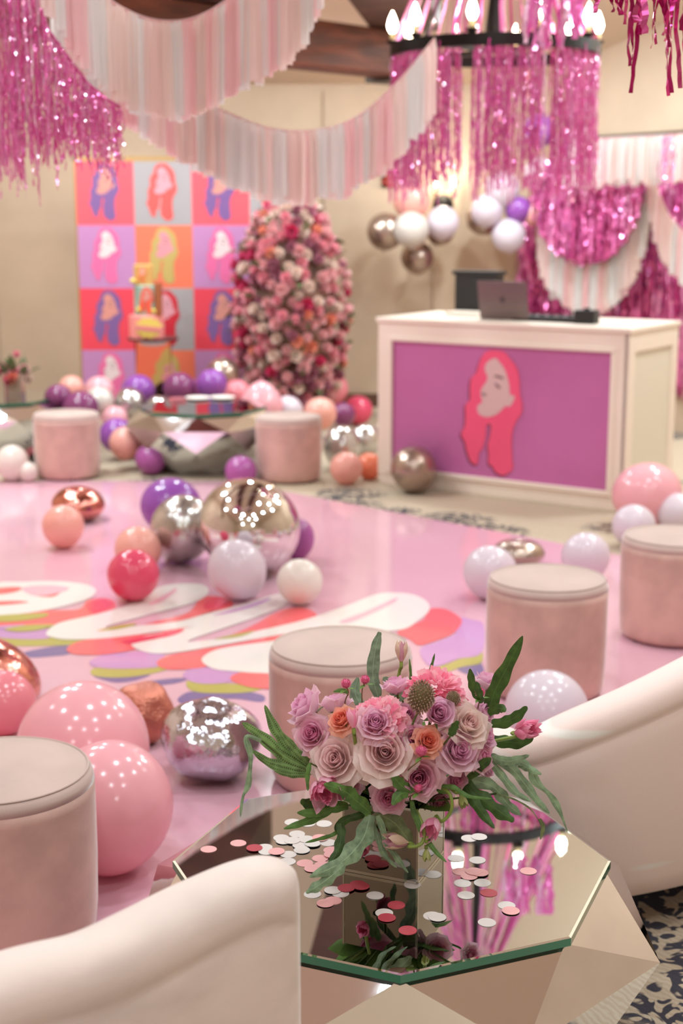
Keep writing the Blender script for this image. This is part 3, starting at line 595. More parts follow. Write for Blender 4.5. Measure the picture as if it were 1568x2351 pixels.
part('pages', MB().box((-.13, -.03, 0.002), (.1, .14, .018)), mat('white_paper', (238, 226, 220), .5), sp, 0); part('cover', MB().box((-.135, -.035, .018), (.105, .145, .022)).box((-.135, -.035, 0), (.105, .145, .003)), BW, sp, .001)

# ------------------------------------------------------------ portrait backdrop
BY = 11.8
g0 = at_y(172, 370, BY); g1 = at_y(441, 514, BY)
cw = (at_y(441, 500, BY).x - g0.x) / 2; ch = (at_y(300, 370, BY).z - at_y(300, 804, BY).z) / 3
bd = thing('portrait_backdrop', 'tall backdrop of coloured squares with repeated long haired profile portraits', 'backdrop', (g0.x, BY, 0))
RED, LAV, GRY, ORG = (232, 84, 96), (182, 124, 172), (160, 152, 154), (228, 112, 82)
rows = [[(RED, (120, 84, 140), (208, 136, 124)), (GRY, (222, 84, 80), (214, 148, 158)), (RED, (120, 84, 140), (208, 136, 124)), (GRY, (222, 84, 80), (214, 148, 158))],
        [(LAV, (220, 100, 150), (222, 200, 200)), (ORG, (186, 160, 92), (216, 140, 150)), (LAV, (220, 100, 150), (222, 200, 200)), (ORG, (186, 160, 92), (216, 140, 150))]] * 2
for r in range(4):
    for c_ in range(4):
        bg, hr, fc = rows[r][c_]
        if r == 2 and bg == RED: bg = (222, 60, 78)
        if r == 2 and bg == GRY: hr = (196, 32, 50)
        x0 = c_ * cw; z1 = g0.z - r * ch; z0 = z1 - ch
        ob('colour_square', MB().box((x0, 0, z0), (x0 + cw, .02, z1)).me('sq', mat('print_bg_%d_%d_%d' % bg, bg, .6)), bd)
        portrait(bd, x0 + cw * (.48), (z0 + z1) / 2 + .01, ch * .86, -.001, hr, fc, dark=False)
        if False: pass
fr = MB().box((-.015, .0, 0), (0, .04, g0.z + .03)).box((4 * cw, 0, 0), (4 * cw + .06, .05, g0.z + .03)).box((-.015, 0, g0.z), (4 * cw + .06, .05, g0.z + .035))
ob('brass_frame', fr.me('frame', mat('brass', (186, 148, 96), .35, metal=.7)), bd)
ob('lower_band', MB().box((0, .001, 0), (4 * cw, .02, g0.z - 4 * ch)).me('band', mat('print_band', (200, 120, 140), .6)), bd)

# ------------------------------------------------------------ cake on its clear pedestal
CYY = 11.1
cp = at_y(345, 775, CYY); 
ped = thing('cake_pedestal', 'clear acrylic pedestal with a dark plate in front of the backdrop', 'pedestal', (cp.x + .02, CYY, 0))
GL = mat('clear_acrylic', (250, 236, 232), .03, trans=1, ior=1.03)
ob('column', MB().lathe([(.14, 0), (.14, cp.z - .02)], 32).me('column', GL, True), ped)
ob('column_base', MB().lathe([(.17, 0), (.17, .03)], 32).me('column_base', GL, True), ped)
ob('plate', MB().lathe([(.19, cp.z - .02), (.20, cp.z - .005), (.20, cp.z)], 36).me('plate', mat('dark_red_plate', (92, 40, 42), .4), False), ped)
ck = thing('tiered_cake', 'three tiered painted cake with a portrait and a yellow burst', 'cake', (cp.x - .01, CYY, cp.z + .001))
def tier(nm, x, r, z0, z1, c): return ob(nm, MB().lathe([(r, z0), (r, z1 - .008), (r - .008, z1)], 36, (x, 0, 0)).me(nm, mat('icing_%d_%d_%d' % c, c, .6), False), ck)
tier('cake_tier', -.015, .135, 0, .175, (236, 142, 138)); tier('cake_tier', .0, .105, .175, .405, (150, 176, 162)); tier('cake_tier', -.03, .075, .405, .56, (210, 160, 92))
ob('chocolate_strip', MB().box((.065, -.095, .17), (.11, .02, .42)).me('strip', mat('brown_icing', (156, 84, 44), .5)), ck)
bu = []
for k in range(22):
    a_ = 2 * PI * k / 22; rr = (1.0 if k % 2 else .78); bu.append((.02 + .115 * rr * math.cos(a_), .085 + .085 * rr * math.sin(a_)))
nb = len(bu); ob('yellow_burst', mesh('burst', [(x, -.15, z) for x, z in bu] + [(x, -.14, z) for x, z in bu], [tuple(range(nb))[::-1]] + [(i, (i + 1) % nb, nb + (i + 1) % nb, nb + i) for i in range(nb)], mat('yellow_icing', (222, 196, 92), .5), False), ck)
ob('pink_band', MB().box((-.09, -.156, .06), (.13, -.15, .1), Matrix.Rotation(.1, 4, 'Y')).me('band', mat('pink_icing', (214, 128, 124), .5)), ck)
portrait(ck, 0, .29, .2, -.11, (226, 84, 58), (206, 136, 124), False, False); portrait(ck, -.03, .485, .13, -.08, (216, 124, 66), (226, 160, 140), False, False)
for (x, z) in ((-.1, .42), (-.06, .2), (.05, .19)): ob('icing_rosette', MB().lathe([(.005, 0), (.024, .01), (.02, .03), (.004, .04)], 12, (x, -.09, z)).me('rosette', mat('yellow_icing', (222, 196, 92), .5), True), ck)

# ------------------------------------------------------------ blooms for the column and small bouquets
def bloom_mesh(seed, layers=3):
    q = random.Random(seed); mb = MB()
    for L_ in range(layers):
        n = 5 + L_; rr = .45 + .28 * L_; tilt = .25 + .38 * L_
        for k in range(n):
            a = 2 * PI * (k + .5 * L_) / n + q.uniform(-.15, .15); M = Matrix.Rotation(a, 4, 'Z') @ Matrix.Rotation(tilt, 4, 'Y')
            vs = []
            for v_ in range(4):
                for u_ in range(4):
                    uu = (u_ / 3 - .5) * 2; vv = v_ / 3; ww = .52 * math.sin(.4 + vv * 2.2)
                    vs.append(M @ Vector((.18 + .28 * L_ * .6 - .22 * uu * uu + .16 * vv * vv + .12 * L_ * vv, uu * ww, -.45 + vv * (1.0 - .1 * L_ + q.uniform(-.04, .04)))))
            fs = [(v_ * 4 + u_, v_ * 4 + u_ + 1, v_ * 4 + u_ + 5, v_ * 4 + u_ + 4) for v_ in range(3) for u_ in range(3)]
            mb.add(vs, fs)
    return mb.me('bloom', _M['beige_wall'], True)
BL_ = [bloom_mesh(s) for s in range(5)]
FLC = [mat('bloom_blush', (246, 194, 196), .7, translucent=.2), mat('bloom_pink', (244, 170, 182), .7, translucent=.2), mat('bloom_cream', (246, 224, 212), .7, translucent=.2), mat('bloom_hot', (218, 70, 116), .7, translucent=.15), mat('bloom_peach', (246, 168, 144), .7, translucent=.2), mat('bloom_mauve', (190, 122, 142), .7, translucent=.2)]
fcx = at_y(668, 700, 11.35).x
fc = thing('flower_column', 'tall column packed with pink, cream and hot pink roses beside the backdrop', 'flower column', (fcx, 11.35, 0))
def frad(z):  # radius profile from pixels
    pts = [(.15, .30), (.35, .36), (.6, .42), (.95, .45), (1.3, .41), (1.5, .35), (1.68, .25), (1.80, .12)]
    if z <= pts[0][0]: return pts[0][1]
    for (a, ra), (b, rb) in zip(pts, pts[1:]):
        if z <= b: return ra + (rb - ra) * (z - a) / (b - a)
    return .1
ob('foliage_core', MB().lathe([(frad(z) * .80, z) for z in [.12 + .14 * k for k in range(12)]], 20).me('core', mat('dark_leaf_mass', (122, 92, 80), .9, var=.3, vscale=14), True), fc)
ob('base_stand', MB().lathe([(.2, 0), (.2, .02), (.03, .03), (.03, .3)], 20).me('stand', IRON), fc)
cnt = 0; k = 0; spots_ = []
while cnt < 296:
    best = None
    for _ in range(8):
        z = R.uniform(.12, 1.8); a = -PI * .5 + R.uniform(-1.75, 1.75); rr = frad(z) * R.uniform(.9, 1.08); q_ = (a * .42, z)
        dmin = min(((q_[0] - u) ** 2 + (q_[1] - v_) ** 2 for u, v_ in spots_), default=9)
        if best is None or dmin > best[0]: best = (dmin, z, a, rr, q_)
    _, z, a, rr, q_ = best; spots_.append(q_)
    dx, dy = math.cos(a), math.sin(a)
    side = dx
    t_ = R.random()
    ci = 0 if t_ < .36 else 1 if t_ < .56 else 2 if t_ < .76 else 3 if t_ < .84 else 4 if t_ < .91 else 5
    if z < .45 and R.random() < .35: ci = 5
    s = R.uniform(.046, .074) * (1.1 if ci == 3 else 1)
    ob(('rose' if ci != 5 else 'small_bloom'), R.choice(BL_), fc, None, None, None, FLC[ci], Matrix.Translation((dx * rr, dy * rr, z)) @ look((dx, dy, R.uniform(-.2, .5)), spin=R.random() * 6) @ Matrix.Scale(s, 4)); cnt += 1
LFM = MB().add([(0, 0, 0), (.3, .22, .05), (.7, .16, .1), (1, 0, .05), (.7, -.16, .1), (.3, -.22, .05), (.5, 0, .0)], [(0, 1, 6), (1, 2, 6), (2, 3, 6), (3, 4, 6), (4, 5, 6), (5, 0, 6)]).me('leaf', mat('column_leaf', (96, 104, 66), .6, translucent=.2), True)
for k in range(90):
    z = R.uniform(.1, 1.75); a = -PI / 2 + R.uniform(-1.8, 1.8); rr = frad(z) * .98
    ob('leaf', LFM, fc, None, None, None, None, Matrix.Translation((math.cos(a) * rr, math.sin(a) * rr, z)) @ Matrix.Rotation(a, 4, 'Z') @ Matrix.Rotation(R.uniform(-1.2, .8), 4, 'Y') @ Matrix.Rotation(R.uniform(-1, 1), 4, 'X') @ Matrix.Scale(R.uniform(.06, .12), 4))
# small far bouquet
bp = at_z(35, 905, .42)
vz = thing('glass_vase', 'small square glass vase on the far left mirrored table', 'vase', (bp.x, bp.y, .421))
ob('glass', MB().box((-.06, -.06, 0), (.06, .06, .12)).me('glass', mat('vase_glass', (200, 180, 170), .05, trans=.7, ior=1.3)), vz)
sb = thing('small_bouquet', 'small bouquet of pink and coral blooms on the far left table', 'bouquet', (bp.x, bp.y, .54))
for (x, z, s, ci, yy) in ((-.09, .07, .055, 1, 0), (.0, .05, .06, 1, -.03), (.07, .06, .055, 0, 0), (0, .01, .055, 4, -.07), (-.03, .0, .05, 3, -.07), (.02, .17, .035, 1, 0), (-.14, .03, .05, 0, 0), (.1, .0, .045, 2, -.02)):
    ob('bloom', R.choice(BL_), sb, None, None, None, FLC[ci], Matrix.Translation((x, yy, z)) @ look((x, -.8, .5)) @ Matrix.Scale(s, 4))
for k in range(10):
    ob('leaf', LFM, sb, None, None, None, None, Matrix.Translation((R.uniform(-.08, .08), 0, .02)) @ Matrix.Rotation(R.random() * 6, 4, 'Z') @ Matrix.Rotation(R.uniform(-1.4, -.2), 4, 'Y') @ Matrix.Scale(.15, 4))

# ------------------------------------------------------------ wall lamp and small sign
sp_ = at_y(1018, 470, WY - .06)
sc = thing('wall_sconce', 'black iron wall lamp with two bulbs above the balloon bunch', 'lamp', sp_)
ob('back_plate', MB().lathe([(.09, 0), (.085, .03), (.03, .05)], 20).me('bp', IRON), sc, (0, .05, 0), (PI / 2, 0, 0))
BULB = mat('lit_bulb', (255, 238, 205), .3, emit=28)
CAND = mat('cream_candle_sleeve', (226, 206, 150), .5)
bulbp = [(.006, 0), (.013, .012), (.017, .03), (.013, .052), (.005, .075), (.001, .085)]
for s in (-1, 1):
    ob('arm', MB().tube([(0, 0, 0), (.03 * s, -.07, -.03), (.075 * s, -.09, .01), (.075 * s, -.09, .06)], .009, 8).me('arm', IRON, True), sc)
    cs_ = ob('candle_sleeve', MB().lathe([(.013, .06), (.013, .15)], 14, (.075 * s, -.09, 0)).me('sleeve', CAND, True), sc)
    ob('bulb', MB().lathe([(r, z + .15) for r, z in bulbp], 14, (.075 * s, -.09, 0)).me('bulb', BULB, True), cs_)
pl = D.lights.new('sconce_glow', 'POINT'); pl.energy = 9; pl.color = (1, .85, .62); pl.shadow_soft_size = .04
o = D.objects.new('sconce_glow', pl); COL.objects.link(o); o.location = sp_ + Vector((.0, -.16, .24))
p = at_y(893, 412, WY - .04)
sg = thing('red_sign', 'small red letter sign on the wall left of the chandelier tinsel', 'sign', p)
part('letter_bar', MB().box((-.06, -.01, -.06), (-.02, .01, .075)).box((-.06, -.01, -.06), (.07, .01, -.03)).box((-.06, -.01, .045), (.07, .01, .075)).box((-.06, -.01, -.008), (.05, .01, .02)), mat('red_enamel', (186, 52, 46), .4), sg, 0)

# ------------------------------------------------------------ tinsel
TM = [mat('tinsel_%d' % i, c, .13, metal=.4, spec=.9, coat=1) for i, c in enumerate(((250, 134, 206), (246, 108, 194), (252, 168, 220), (236, 82, 172), (252, 200, 232)))]
TMW = [mat('tinsel_wall_%d' % i, c, .15, metal=.45, spec=.9, coat=1) for i, c in enumerate(((238, 112, 182), (228, 92, 168), (246, 150, 206), (214, 70, 146), (160, 130, 216)))]
def strand_mesh(seed, levels=46, wdt=.5):
    q = random.Random(seed); vs = []; fs = []; a = q.random() * 6; x = y = 0; 
    for j in range(levels + 1):
        a += q.uniform(-.9, .9); x += q.uniform(-.0035, .0035); y += q.uniform(-.0035, .0035)
        c_, s_ = math.cos(a) * wdt, math.sin(a) * wdt
        zz = -j / levels
        vs += [(x * 1 - c_ * .01, y - s_ * .01, zz + q.uniform(-.004, .004)), (x + c_ * .01, y + s_ * .01, zz + q.uniform(-.004, .004))]
    fs = [(2 * j, 2 * j + 1, 2 * j + 3, 2 * j + 2) for j in range(levels)]
    return mesh('tinsel_strand', vs, fs, TM[0], False)
SM = [strand_mesh(s) for s in range(14)]; SMW = [strand_mesh(s, 40, .9) for s in range(20, 34)]
def strand(parent, p, length, mats, wide=1.0, sm=SM, tilt=0):
    m = R.choice(mats)
    ob('tinsel_strand', R.choice(sm), parent, p, (R.uniform(-.02, .02) + tilt * 0, R.uniform(-.02, .02) + tilt, R.random() * 6 if tilt == 0 else 0), (wide, wide, length), m)
def lerp_tab(tab, x):
    if x <= tab[0][0]: return tab[0][1]
    for (a, u), (b, v) in zip(tab, tab[1:]):
        if x <= b: return u + (v - u) * (x - a) / (b - a)
    return tab[-1][1]
# left tinsel curtain
TLY = 5.4
p0 = at_y(140, 0, TLY)
tl = thing('tinsel_curtain', 'shiny pink foil tinsel curtain hanging in the upper left corner', 'tinsel', (p0.x, TLY, p0.z))
topt = [(-60, -60), (60, -40), (100, -10), (105, 60), (140, 110), (200, 190), (240, 225), (280, 250)]
bott = [(-60, 385), (20, 390), (100, 345), (180, 340), (230, 370), (278, 355)]
for k in range(290):
    x = R.uniform(-50, 277); yt = lerp_tab(topt, x) + R.uniform(-6, 10) - 60 * (R.random() < .1 and x < 100); yb = lerp_tab(bott, x) + R.gauss(0, 34)
    Yd = TLY + R.uniform(-.16, .16); a = at_y(x, yt, Yd); b = at_y(x, yb, Yd)
    strand(tl, (a.x - p0.x, a.y - TLY, a.z - p0.z), a.z - b.z, TM if R.random() < .8 else TM[:2], .7)
ob('foil_header', MB().tube([tuple(at_y(x, lerp_tab(topt, x), TLY) - p0) for x in (-60, 0, 60, 98, 106, 140, 200, 240, 276)], .006, 6).me('hdr', TM[3], True), tl)
# near tinsel, top right
NY = 3.3; p0 = at_y(1480, -20, NY)
tr = thing('foil_fringe', 'wide magenta foil strips hanging close by in the upper right corner', 'tinsel', (p0.x, NY, p0.z))
WS = []; TNEAR = [mat('near_foil_%d' % i, c, .2, metal=.9) for i, c in enumerate(((222, 70, 156), (200, 50, 136), (236, 110, 182), (170, 40, 110)))]
for sd_ in range(8):
    q = random.Random(100 + sd_); vs = []; a = q.random() * 3; x = 0
    for j in range(15):
        a += q.uniform(-.3, .3); x += q.uniform(-.004, .004); vs += [(x - math.cos(a) * .0062, -math.sin(a) * .0062, -j / 14), (x + math.cos(a) * .0062, math.sin(a) * .0062, -j / 14)]
    WS.append(mesh('foil_strip', vs, [(2 * j, 2 * j + 1, 2 * j + 3, 2 * j + 2) for j in range(14)], TM[0], False))
for (x, yb) in ((1385, 20), (1398, 38), (1412, 45), (1425, 35), (1438, 60), (1455, 138), (1462, 150), (1470, 90), (1478, 205), (1492, 70), (1500, 110), (1510, 105), (1520, 118), (1528, 220), (1533, 225), (1540, 90), (1548, 70), (1552, 150), (1560, 200), (1565, 195), (1575, 150), (1590, 200), (1450, 60), (1485, 50), (1515, 60), (1535, 60), (1556, 70), (1375, -5), (1392, 10), (1580, 60)):
    a = at_y(x + R.uniform(-8, 8), -70, NY + R.uniform(-.1, .1)); b = at_y(x, yb, NY)
    ob('foil_strip', R.choice(WS), tr, (a.x - p0.x, a.y - NY, a.z - p0.z), (0, (b.x - a.x) / (a.z - b.z) * -1, R.uniform(-.5, .5)), (R.uniform(.8, 1.25), 1, a.z - b.z), R.choice(TNEAR))
ob('header_cord', MB().tube([tuple(at_y(1330, -75, NY) - p0), tuple(at_y(1640, -70, NY) - p0)], .006, 6).me('c', TM[3]), tr)

# ------------------------------------------------------------ ribbon garlands
RB = [mat('chiffon_blush', (252, 232, 228), .8, translucent=.5), mat('chiffon_pink', (252, 214, 216), .8, translucent=.45), mat('chiffon_white', (244, 240, 238), .8, translucent=.5), mat('chiffon_pale', (250, 230, 224), .8, translucent=.45)]
def rib_mesh(seed):
    q = random.Random(seed); vs = []; nj, ni = 9, 5; ph = q.random() * 6
    for j in range(nj):
        v_ = j / (nj - 1)
        for i in range(ni):
            u_ = i / (ni - 1) - .5; wd = .35 + .65 * min(1, v_ * 6)
            vs.append((u_ * wd + q.uniform(-.03, .03) * v_, .09 * math.sin(u_ * 7 + ph + v_ * 1.3) * min(1, .2 + v_ * 2), -v_ + (.012 * q.uniform(-1, 1) if j == nj - 1 else 0)))
    return mesh('ribbon', vs, [(j * ni + i, j * ni + i + 1, (j + 1) * ni + i + 1, (j + 1) * ni + i) for j in range(nj - 1) for i in range(ni - 1)], RB[0])
RM = [rib_mesh(s) for s in range(8)]
def garland(label, pts, length, Ya, Yb, step, wpx, name='ribbon_garland', plane=None, dm=(0, 1, 2, 3, 2), maxn=300):
    """PTS: the rope in pixels; LENGTH: ribbon length in pixels; depth runs from YA to YB"""
    C = catmull([(x, y, 0) for x, y in pts], 10); xs0, xs1 = pts[0][0], pts[-1][0]
    def P3(x, y):
        t = (x - xs0) / (xs1 - xs0)
        return wallpt(x, y, plane) if plane is not None else at_y(x, y, Ya + (Yb - Ya) * t)
    C3 = [P3(p.x, p.y) for p in C]; base = C3[len(C3) // 2]
    g = thing(name, label, 'garland', base)
    ob('rope', MB().tube([tuple(p - base) for p in C3], .005, 6).me('rope', RB[1], True), g)
    # walk along the rope
    d = 0; nxt = 0; run = 0; mcur = RB[1]; cnt = 0
    for i in range(len(C) - 1):
        seg = abs(C[i + 1].x - C[i].x) + .0
        L_ = max(seg, .01)
        while nxt <= d + L_ and cnt < maxn:
            f_ = (nxt - d) / L_; q = C[i].lerp(C[i + 1], f_); a = P3(q.x, q.y); ln = (length(q.x) if callable(length) else length) + R.uniform(-9, 14)
            b = P3(q.x, q.y + ln)
            if run <= 0: run = R.choice((4, 5, 6)); mcur = RB[R.choice(dm)]
            run -= 1
            wm = wpx * (a - EYE).length / F
            off = Vector((0, R.uniform(-.015, .015), 0))
            ob('ribbon', R.choice(RM), g, a - base + off, (0, R.uniform(-.025, .025), R.uniform(-.2, .2)), (wm * R.uniform(1.0, 1.35), wm, a.z - b.z), mcur if R.random() < .85 else R.choice(RB))
            if cnt % 2 == 0: ob('loop_knot', KNB, g, a - base, None, wm * .22, mcur)
            nxt += step; cnt += 1
        d += L_
    return g
KNB = MB().lathe([(.2, -.9), (.8, -.5), (1, 0), (.8, .5), (.2, .9)], 8).me('loop_knot', RB[0], True)
garland('pink and white ribbon garland nearest the top, sagging below the beam', [(90, -215), (150, -120), (200, -52), (250, -2), (300, 28), (345, 44), (390, 49), (435, 44), (480, 26), (535, -8), (600, -38), (660, -82), (700, -130), (740, -210)], 218, 5.0, 5.3, 5.2, 15)
garland('pink and white ribbon garland swooping lower, tied to the chandelier', [(120, -60), (180, 20), (250, 90), (330, 150), (400, 196), (470, 232), (530, 262), (600, 289), (650, 299), (690, 301), (740, 296), (790, 283), (840, 254), (890, 210), (930, 170), (965, 128), (998, 88)], lambda x: 160 + (10 if x > 850 else 0), 6.2, 6.9, 4.3, 13)

# ------------------------------------------------------------ chandelier
CHX, CHY, CHZ, CHR = .80, 7.75, 2.50, .535
ch = thing('candle_chandelier', 'round black iron chandelier with lit candle bulbs draped in pink tinsel', 'chandelier', (CHX, CHY, CHZ))
ob('iron_ring', MB().lathe([(CHR - .012, -.03), (CHR + .012, -.03), (CHR + .012, .03), (CHR - .012, .03), (CHR - .012, -.03)], 72, cap=False).me('ring', IRON, False), ch)
ob('hub', MB().lathe([(.03, .0), (.06, .04), (.03, .3), (.02, 1.9)], 20).me('hub', IRON), ch)
for k in range(4):
    a = PI / 4 + k * PI / 2; ob('spoke', MB().box((0, -.012, -.012), (CHR, .012, .012), Matrix.Rotation(a, 4, 'Z')).me('spoke', IRON), ch)
    ob('chain', MB().tube([(math.cos(a) * CHR, math.sin(a) * CHR, .03), (0, 0, 1.1)], .006, 6).me('chain', IRON), ch)
for k in range(10):
    a = -PI / 2 + (k + .5) * 2 * PI / 10; x, y = math.cos(a) * CHR, math.sin(a) * CHR
    ob('drip_cup', MB().lathe([(.012, .03), (.03, .038), (.034, .05)], 16, (x, y, 0)).me('cup', IRON), ch)
    cs_ = ob('candle_sleeve', MB().lathe([(.013, .035), (.013, .09)], 14, (x, y, 0)).me('sleeve', CAND, True), ch)
    ob('bulb', MB().lathe([(r * 1.6, z * 1.3 + .088) for r, z in bulbp], 14, (x, y, 0)).me('bulb', BULB, True), cs_)
    l = D.lights.new('candle_glow', 'POINT'); l.energy = 15; l.color = (1, .92, .78); l.shadow_soft_size = .02
    o = D.objects.new('candle_glow', l); COL.objects.link(o); o.location = (CHX + x, CHY + y, CHZ + .16)
ct = thing('chandelier_tinsel', 'glittering pink tinsel fringe hanging all round the chandelier ring', 'tinsel', (CHX, CHY, CHZ))
gaps = ((-1.12, .07), (-1.95, .06), (-.55, .05))
cnt = 0
while cnt < 300:
    a = R.uniform(-PI, PI)
    if cnt > 60 and a > 0 and R.random() < .6: continue
    if any(abs(a - g) < w_ for g, w_ in gaps): continue
    rr = CHR + R.uniform(-.05, .015); zt = R.choice((0, -.03, -.05)) if R.random() < .6 else .02
    strand(ct, (math.cos(a) * rr, math.sin(a) * rr, zt - .02), R.gauss(.64, .06) + zt, TM, .72); cnt += 1
cx_ = MB(); 
for k in range(330):      # the finest tinsel threads, too many to pick apart
    a = R.uniform(-PI, 0); rr = CHR * R.uniform(.85, 1.0); q0 = R.choice(SM); s_ = R.gauss(.63, .06)
    cs = (math.cos(a) * rr, math.sin(a) * rr)
    if any(abs(a - g) < w_ for g, w_ in gaps): continue
    vs = [(v.co.x * .7 + cs[0], v.co.y * .7 + cs[1], v.co.z * s_ - .03) for v in q0.vertices]; cx_.add(vs, [tuple(f.vertices) for f in q0.polygons])
o = ob('fine_tinsel', cx_.me('fine', TM[0]), ct); o['kind'] = 'stuff'
# streamers rising from the ring to the hanging point
st = thing('foil_streamers', 'pink foil streamers gathered above the chandelier ring', 'tinsel', (CHX, CHY, CHZ))
for k in range(70):
    a = R.uniform(-PI, PI); x, y = math.cos(a) * CHR, math.sin(a) * CHR; q = R.uniform(.0, .25)
    top = Vector((x * .25, y * .25, 1.0)); bot = Vector((x * (1 - q * .3), y * (1 - q * .3), .02)); d = bot - top
    ob('foil_strip', R.choice(WS), st, None, None, None, R.choice(TM), Matrix.Translation(top) @ look(-d, Vector((0, 1, 0)), R.random() * 6) @ Matrix.Diagonal((1.3, 1.3, d.length, 1)))
for (x, y, s) in ((1215, 30, 1), (1240, 20, 1), (1262, 60, .8), (1228, 55, .9), (1312, 60, .7), (1330, 40, .8)):
    for j in range(4):
        a = at_y(x + R.uniform(-15, 15), -60, 6.8); b = at_y(x + R.uniform(-6, 6), y + R.uniform(20, 60), 6.8)
        ob('foil_strip', R.choice(WS), st, a - Vector((CHX, CHY, CHZ)), (0, R.uniform(-.06, .06), R.uniform(-.6, .6)), (2.4, 1, a.z - b.z), R.choice(TM))

# ------------------------------------------------------------ fringe on the wall behind the booth
wp0 = wallpt(1380, 600, .1)
wt = thing('tinsel_wall_curtain', 'dark magenta tinsel curtain covering the wall behind the booth', 'tinsel', wp0)
left_top = [(1188, 560), (1200, 520), (1215, 470), (1240, 420), (1300, 345), (1365, 326), (1700, 306)]
cnt = 0
for k in range(300):
    x = 1190 + 440 * ((k + R.uniform(-.5, .5)) / 300); yt = lerp_tab(left_top, x); a = wallpt(x, yt, .02 + R.uniform(0, .05)); b = Vector((a.x, a.y, .25 + R.uniform(0, .2)))
    yb = 745; 
    ob('tinsel_strand', R.choice(SMW), wt, a - wp0, (0, 0, R.random() * 6), (1.35, 1.35, a.z - b.z), R.choice(TMW[:4] if R.random() < .93 else TMW))
bk = MB()
for k in range(360):
    x = R.uniform(1192, 1630); yt = lerp_tab(left_top, x); a = wallpt(x, yt, .01) - wp0; q0 = R.choice(SMW)
    bk.add([(v.co.x * 1.6 + a.x, v.co.y * 1.6 + a.y, v.co.z * 1.7 + a.z) for v in q0.vertices], [tuple(f.vertices) for f in q0.polygons])
o = ob('fine_tinsel', bk.me('fine', TMW[1]), wt); o['kind'] = 'stuff'
wt2 = thing('tinsel_swag', 'rounded swag of pink tinsel in front of the wall curtain behind the booth', 'tinsel', wp0)
us = [(1222, 395, 470), (1250, 375, 540), (1280, 360, 580), (1310, 350, 600), (1345, 345, 608), (1380, 345, 604), (1410, 350, 590), (1440, 380, 560), (1465, 400, 500), (1484, 405, 440)]
for k in range(230):
    x = R.uniform(1222, 1484); yt = lerp_tab([(u, v) for u, v, _ in us], x); yb = lerp_tab([(u, v) for u, _, v in us], x) + R.uniform(-12, 4)
    a = wallpt(x, yt, .40 + R.uniform(-.03, .03)); b = wallpt(x, yb, .40)
    ob('tinsel_strand', R.choice(SMW), wt2, a - wp0, (0, 0, R.random() * 6), (1.25, 1.25, max(.08, a.z - b.z)), R.choice(TMW[:3] + TM[:1]))
garland('deep U shaped ribbon garland of pink and white behind the booth', [(1240, 430), (1246, 480), (1258, 525), (1275, 560), (1300, 590), (1330, 606), (1362, 608), (1395, 598), (1425, 570), (1450, 530), (1470, 480), (1488, 420), (1500, 350)], lambda x: 105 if 1270 < x < 1440 else 125, 0, 0, 1.9, 10, plane=.30, maxn=260)
garland('straight pink and white ribbon valance under the dark rod', [(1300, 323), (1365, 320), (1450, 315), (1520, 311), (1640, 304)], 100, 0, 0, 3.2, 11, plane=.50)
garland('steep ribbon garland falling at the right edge behind the booth', [(1492, 330), (1503, 400), (1520, 460), (1540, 500), (1568, 530), (1600, 550), (1660, 560)], 110, 0, 0, 2.2, 10, plane=.34)
tw = thing('tinsel_drop', 'narrow sparkling tinsel drop in front of the ribbon valance', 'tinsel', wallpt(1536, 312, .6))
for k in range(10): strand(tw, (R.uniform(-.05, .05), R.uniform(-.03, .03), 0), .38 + R.uniform(-.05, .05), TM, 1.0)

# ------------------------------------------------------------ the vase and the bouquet
VX, VY = .1025, 2.578; va = math.atan2(.061, -.145)
vz = thing('mirrored_vase', 'square mirrored glass vase in the middle of the near table', 'vase', (VX, VY, .4205), (0, 0, math.atan2(-.061, .145)))
VM = mat('smoky_mirror_glass', (164, 160, 158), .04, metal=1); VE = mat('vase_edge_glass', (206, 200, 190), .08, metal=.8)
s_ = .076; h_ = .15
for k in range(4):
    ob('glass_wall', MB().box((-s_ + .002, -s_, 0.004), (s_ - .002, -s_ + .004, h_)).me('wall', VM), vz, None, (0, 0, k * PI / 2))
    ob('corner_edge', MB().box((-s_ - .001, -s_ - .001, 0.002), (-s_ + .003, -s_ + .003, h_ + .001)).me('edge', VE), vz, None, (0, 0, k * PI / 2))
ob('vase_floor', MB().box((-s_ - .001, -s_ - .001, 0), (s_ + .001, s_ + .001, .006)).me('vf', VE), vz)

def petal_mesh(r, h, w, curl, point, seed, nu=7, nv=7, ruf=.02, jag=0):
    q = random.Random(seed); vs = []; p1, p2 = q.random() * 6, q.random() * 6
    for j in range(nv):
        v_ = j / (nv - 1)
        for i in range(nu):
            u_ = 2 * i / (nu - 1) - 1
            wp = math.sin(min(1, v_ * 1.15 + .12) * PI / 2) ** .7
            ang = u_ * w * wp * (1 - .10 * max(0, v_ - .8) * 5 * abs(u_))
            ve = v_ * (1 - .20 * u_ * u_ * v_) + point * v_ ** 3 * max(0, 1 - abs(u_) * 2.2)
            rad = r * (.30 + .70 * math.sin(min(1, v_ * 1.3) * PI / 2)) + curl * max(0, v_ - .5) ** 2 * 2.6 * (1 - .35 * abs(u_)) + ruf * math.sin(u_ * 5 + p1) * v_ * v_ + .25 * curl * abs(u_) ** 3 * v_
            z = h * ve - abs(curl) * .9 * max(0, v_ - .72) ** 2 * 4 + ruf * .6 * math.sin(u_ * 4 + p2) * v_ + (q.uniform(-jag, jag) if j == nv - 1 else 0)
            vs.append((rad * math.cos(ang), rad * math.sin(ang), z))
    fs = [(j * nu + i, j * nu + i + 1, (j + 1) * nu + i + 1, (j + 1) * nu + i) for j in range(nv - 1) for i in range(nu - 1)]
    return mesh('petal', vs, fs, _M['beige_wall'])
